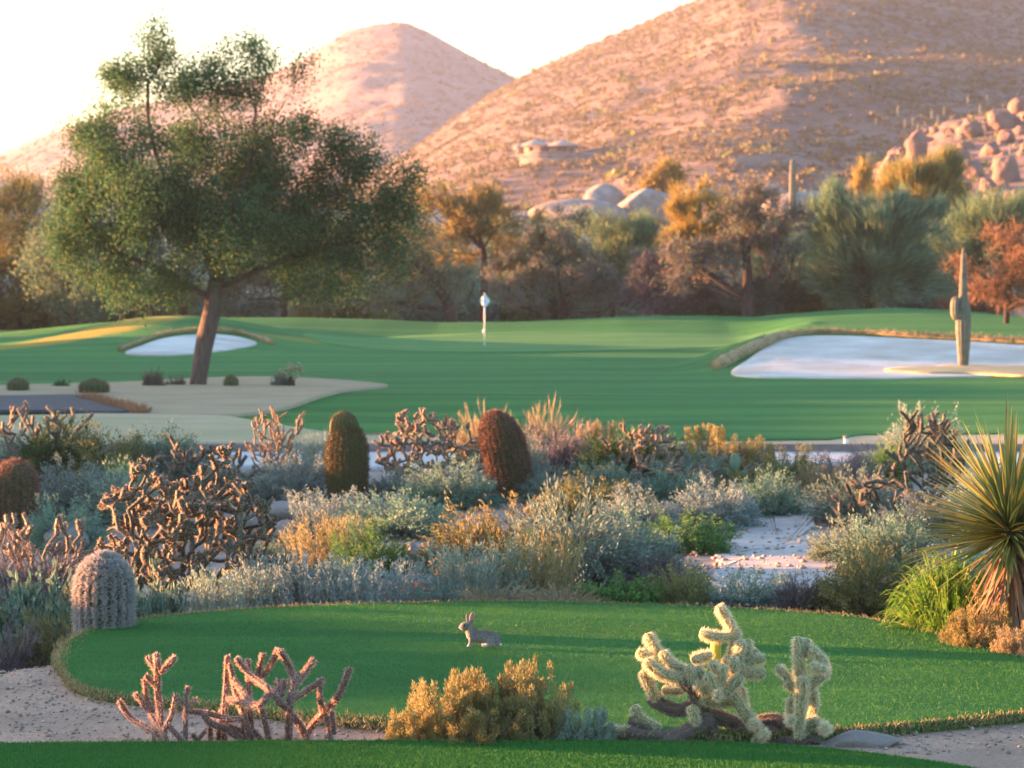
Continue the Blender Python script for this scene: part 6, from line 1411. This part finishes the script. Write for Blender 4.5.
# ------------------------------------------------------------------ flagstick
def flagstick():
    Y = 109.0; px = 484.6; x = X(px, Y); z0 = float(H(x, Y)) + .085; s = Y / F
    root = empty('flagstick', (x, Y, z0), 'white golf flagstick with hanging white flag on the green', 'flagstick')
    h = Z(293, Y) - z0; g = Geo(); tube(g, np.array([[0, 0, -.1], [0, 0, h * .5], [0, 0, h]]), .022, 10); g.build('pole', M['white'], root, True)
    zb = Z(331, Y) - z0; g = Geo(); t = np.linspace(0, 1, 9); tube(g, np.stack([0 * t - .02, 0 * t, zb - .075 + .15 * t], -1), .055 * np.sqrt(np.clip(1 - (2 * t - 1)**2, .02, 1)), 12); g.build('reflector', M['white'], root, True)
    # diamond shaped hanging cloth with folds
    n = 13; u, v = np.meshgrid(np.linspace(0, 1, n), np.linspace(0, 1, n)); top = h - .0; hh = 15.5 * s; ww = 10.5 * s
    cx = (u - v) * ww / 2; cz = top - (u + v) / 2 * hh; cy = .03 * np.sin(cx * 34) + .02 * np.sin(cz * 12)
    V = np.stack([cx + .01, cy, cz], -1).reshape(-1, 3); fc = grid_faces(n, n); g = Geo()
    g.add(np.vstack([V + [0, .004, 0], V - [0, .004, 0]]), fc, fc[:, ::-1] + n * n)
    fl = g.build('flag', M['white'], root, True)
    # blue emblem: a slanted leaf stroke with a small dash
    def patch(pts):
        pts = np.array(pts); P = np.stack([pts[:, 0] * ww, 0 * pts[:, 0], top - hh / 2 + pts[:, 1] * hh], -1); P[:, 1] = .03 * np.sin((P[:, 0] - .01) * 34) + .02 * np.sin(P[:, 2] * 12) - .009
        return P
    g = Geo()
    g.add(patch([(-.10, .18), (.02, .10), (.04, .0), (-.06, .06)]), [[0, 1, 2, 3]]); g.add(patch([(.0, .02), (.16, -.06), (.12, -.14), (-.02, -.08)]), [[0, 1, 2, 3]]); g.add(patch([(-.06, -.10), (.02, -.13), (.0, -.18), (-.07, -.15)]), [[0, 1, 2, 3]])
    g.build('emblem', M['bluecloth'], fl)
    g = Geo(); t = np.linspace(0, 2 * PI, 20, endpoint=False); 
    tube(g, np.array([[0, 0, -.02], [0, 0, .012]]), .056, 16); g.build('cup_rim', M['white'], root)
flagstick()
# little white irrigation marker by the path, seen left of the bright bush
Ym = 46.8; g = Geo(); xm = X(846, Ym); zm = float(H(xm, Ym)) + .04
mk_ = empty('path_marker', (xm, Ym, zm), 'tiny pale marker post beside the kerb of the cart path', 'marker')
box(g, (0, 0, .07), (.07, .07, .14)); g.build('post', M['white'], mk_); g = Geo(); box(g, (0, 0, .155), (.09, .09, .03)); g.build('cap', M['stucco'], mk_)
# glowing dead brush edging the road
rgd = np.random.default_rng(8); pts = resample(np.c_[px2xy([(86, 403.5), (110, 408), (130, 413), (140, 416.5)]), np.zeros(4)], .03)
g = Geo(); n = 2600; k = rgd.integers(0, len(pts), n); P = np.c_[pts[k, :2] + rgd.normal(size=(n, 2)) * .10, np.zeros(n)]; P[:, 2] = H(P[:, 0], P[:, 1]) + .1
c0 = P.mean(0); slivers(g, P - c0, rnd_dir(n, rgd) + [0, 0, .8], rgd.uniform(.08, .28, n), .02, rgd)
o = g.build('dead_brush', M['deadbrush']); o.location = c0; tag(o, 'orange-lit dry brush edging the asphalt beside the brown bed', 'brush')

# ------------------------------------------------------------------ house on the hillside
def house():
    P = hill_point(gridR, 545, 163); Y = P[1] - 3; s = Y / F; x0 = X(548, Y); z0 = Z(165, Y) - .3
    root = empty('hillside_house', (x0, Y, z0), 'pale low house with hipped roofs and terrace on the mountainside', 'house')
    def B(name, px0, px1, py0, py1, dy, dep, mat, parent=root):
        g = Geo(); box(g, ((px0 + px1) / 2 * s - 548 * s, dy + dep / 2, Z((py0 + py1) / 2, Y) - z0), ((px1 - px0) * s, dep, (py1 - py0) * s)); return g.build(name, M[mat], parent)
    def roof(px0, px1, pya, pyb, dy, dep, ov=2.5):
        a0, a1 = (px0 - ov - 548) * s, (px1 + ov - 548) * s; zb, zt = Z(pyb, Y) - z0, Z(pya, Y) - z0; y0, y1 = dy - ov * s, dy + dep + ov * s; r = min((a1 - a0), (y1 - y0)) / 2 * .9; ym = (y0 + y1) / 2
        V = [[a0, y0, zb], [a1, y0, zb], [a1, y1, zb], [a0, y1, zb], [a0 + r, ym, zt], [a1 - r, ym, zt], [a0, y0, zb - .25], [a1, y0, zb - .25], [a1, y1, zb - .25], [a0, y1, zb - .25]]
        g = Geo(); g.add(V, [[0, 1, 5, 4], [2, 3, 4, 5], [6, 7, 1, 0], [7, 8, 2, 1], [8, 9, 3, 2], [9, 6, 0, 3], [9, 8, 7, 6]], [[1, 2, 5], [3, 0, 4]]); return g.build('roof', M['rooftile'], root)
    w = B('wall', 524, 576, 145, 156, 0, 9, 'stucco'); roof(524, 548, 138, 144.6, 0, 9); roof(550, 576, 139, 144.8, -.5, 9.5)
    B('wall', 516, 524, 146, 154, 1.5, 7, 'stucco'); roof(515, 523.5, 142, 146, 1.5, 7, 1.5)
    for a, b in ((529, 533), (540, 549), (557, 567), (570, 574)): B('window', a, b, 147, 151, -.06, .3, 'darkglass')
    for a, b in ((538, 543), (548, 552), (566, 572)): B('window', a, b, 153, 157.5, -2.1, .3, 'darkglass')
    B('terrace', 520, 586, 156.4, 170, -2, 9, 'stucco'); B('parapet', 519, 586.5, 155, 156.2, -2.2, .4, 'rooftile')
    B('garden_wall', 577, 596, 152, 160, 1, 5, 'stucco'); B('garden_wall', 596.5, 612, 157, 166, 2, 4, 'stucco')
house()
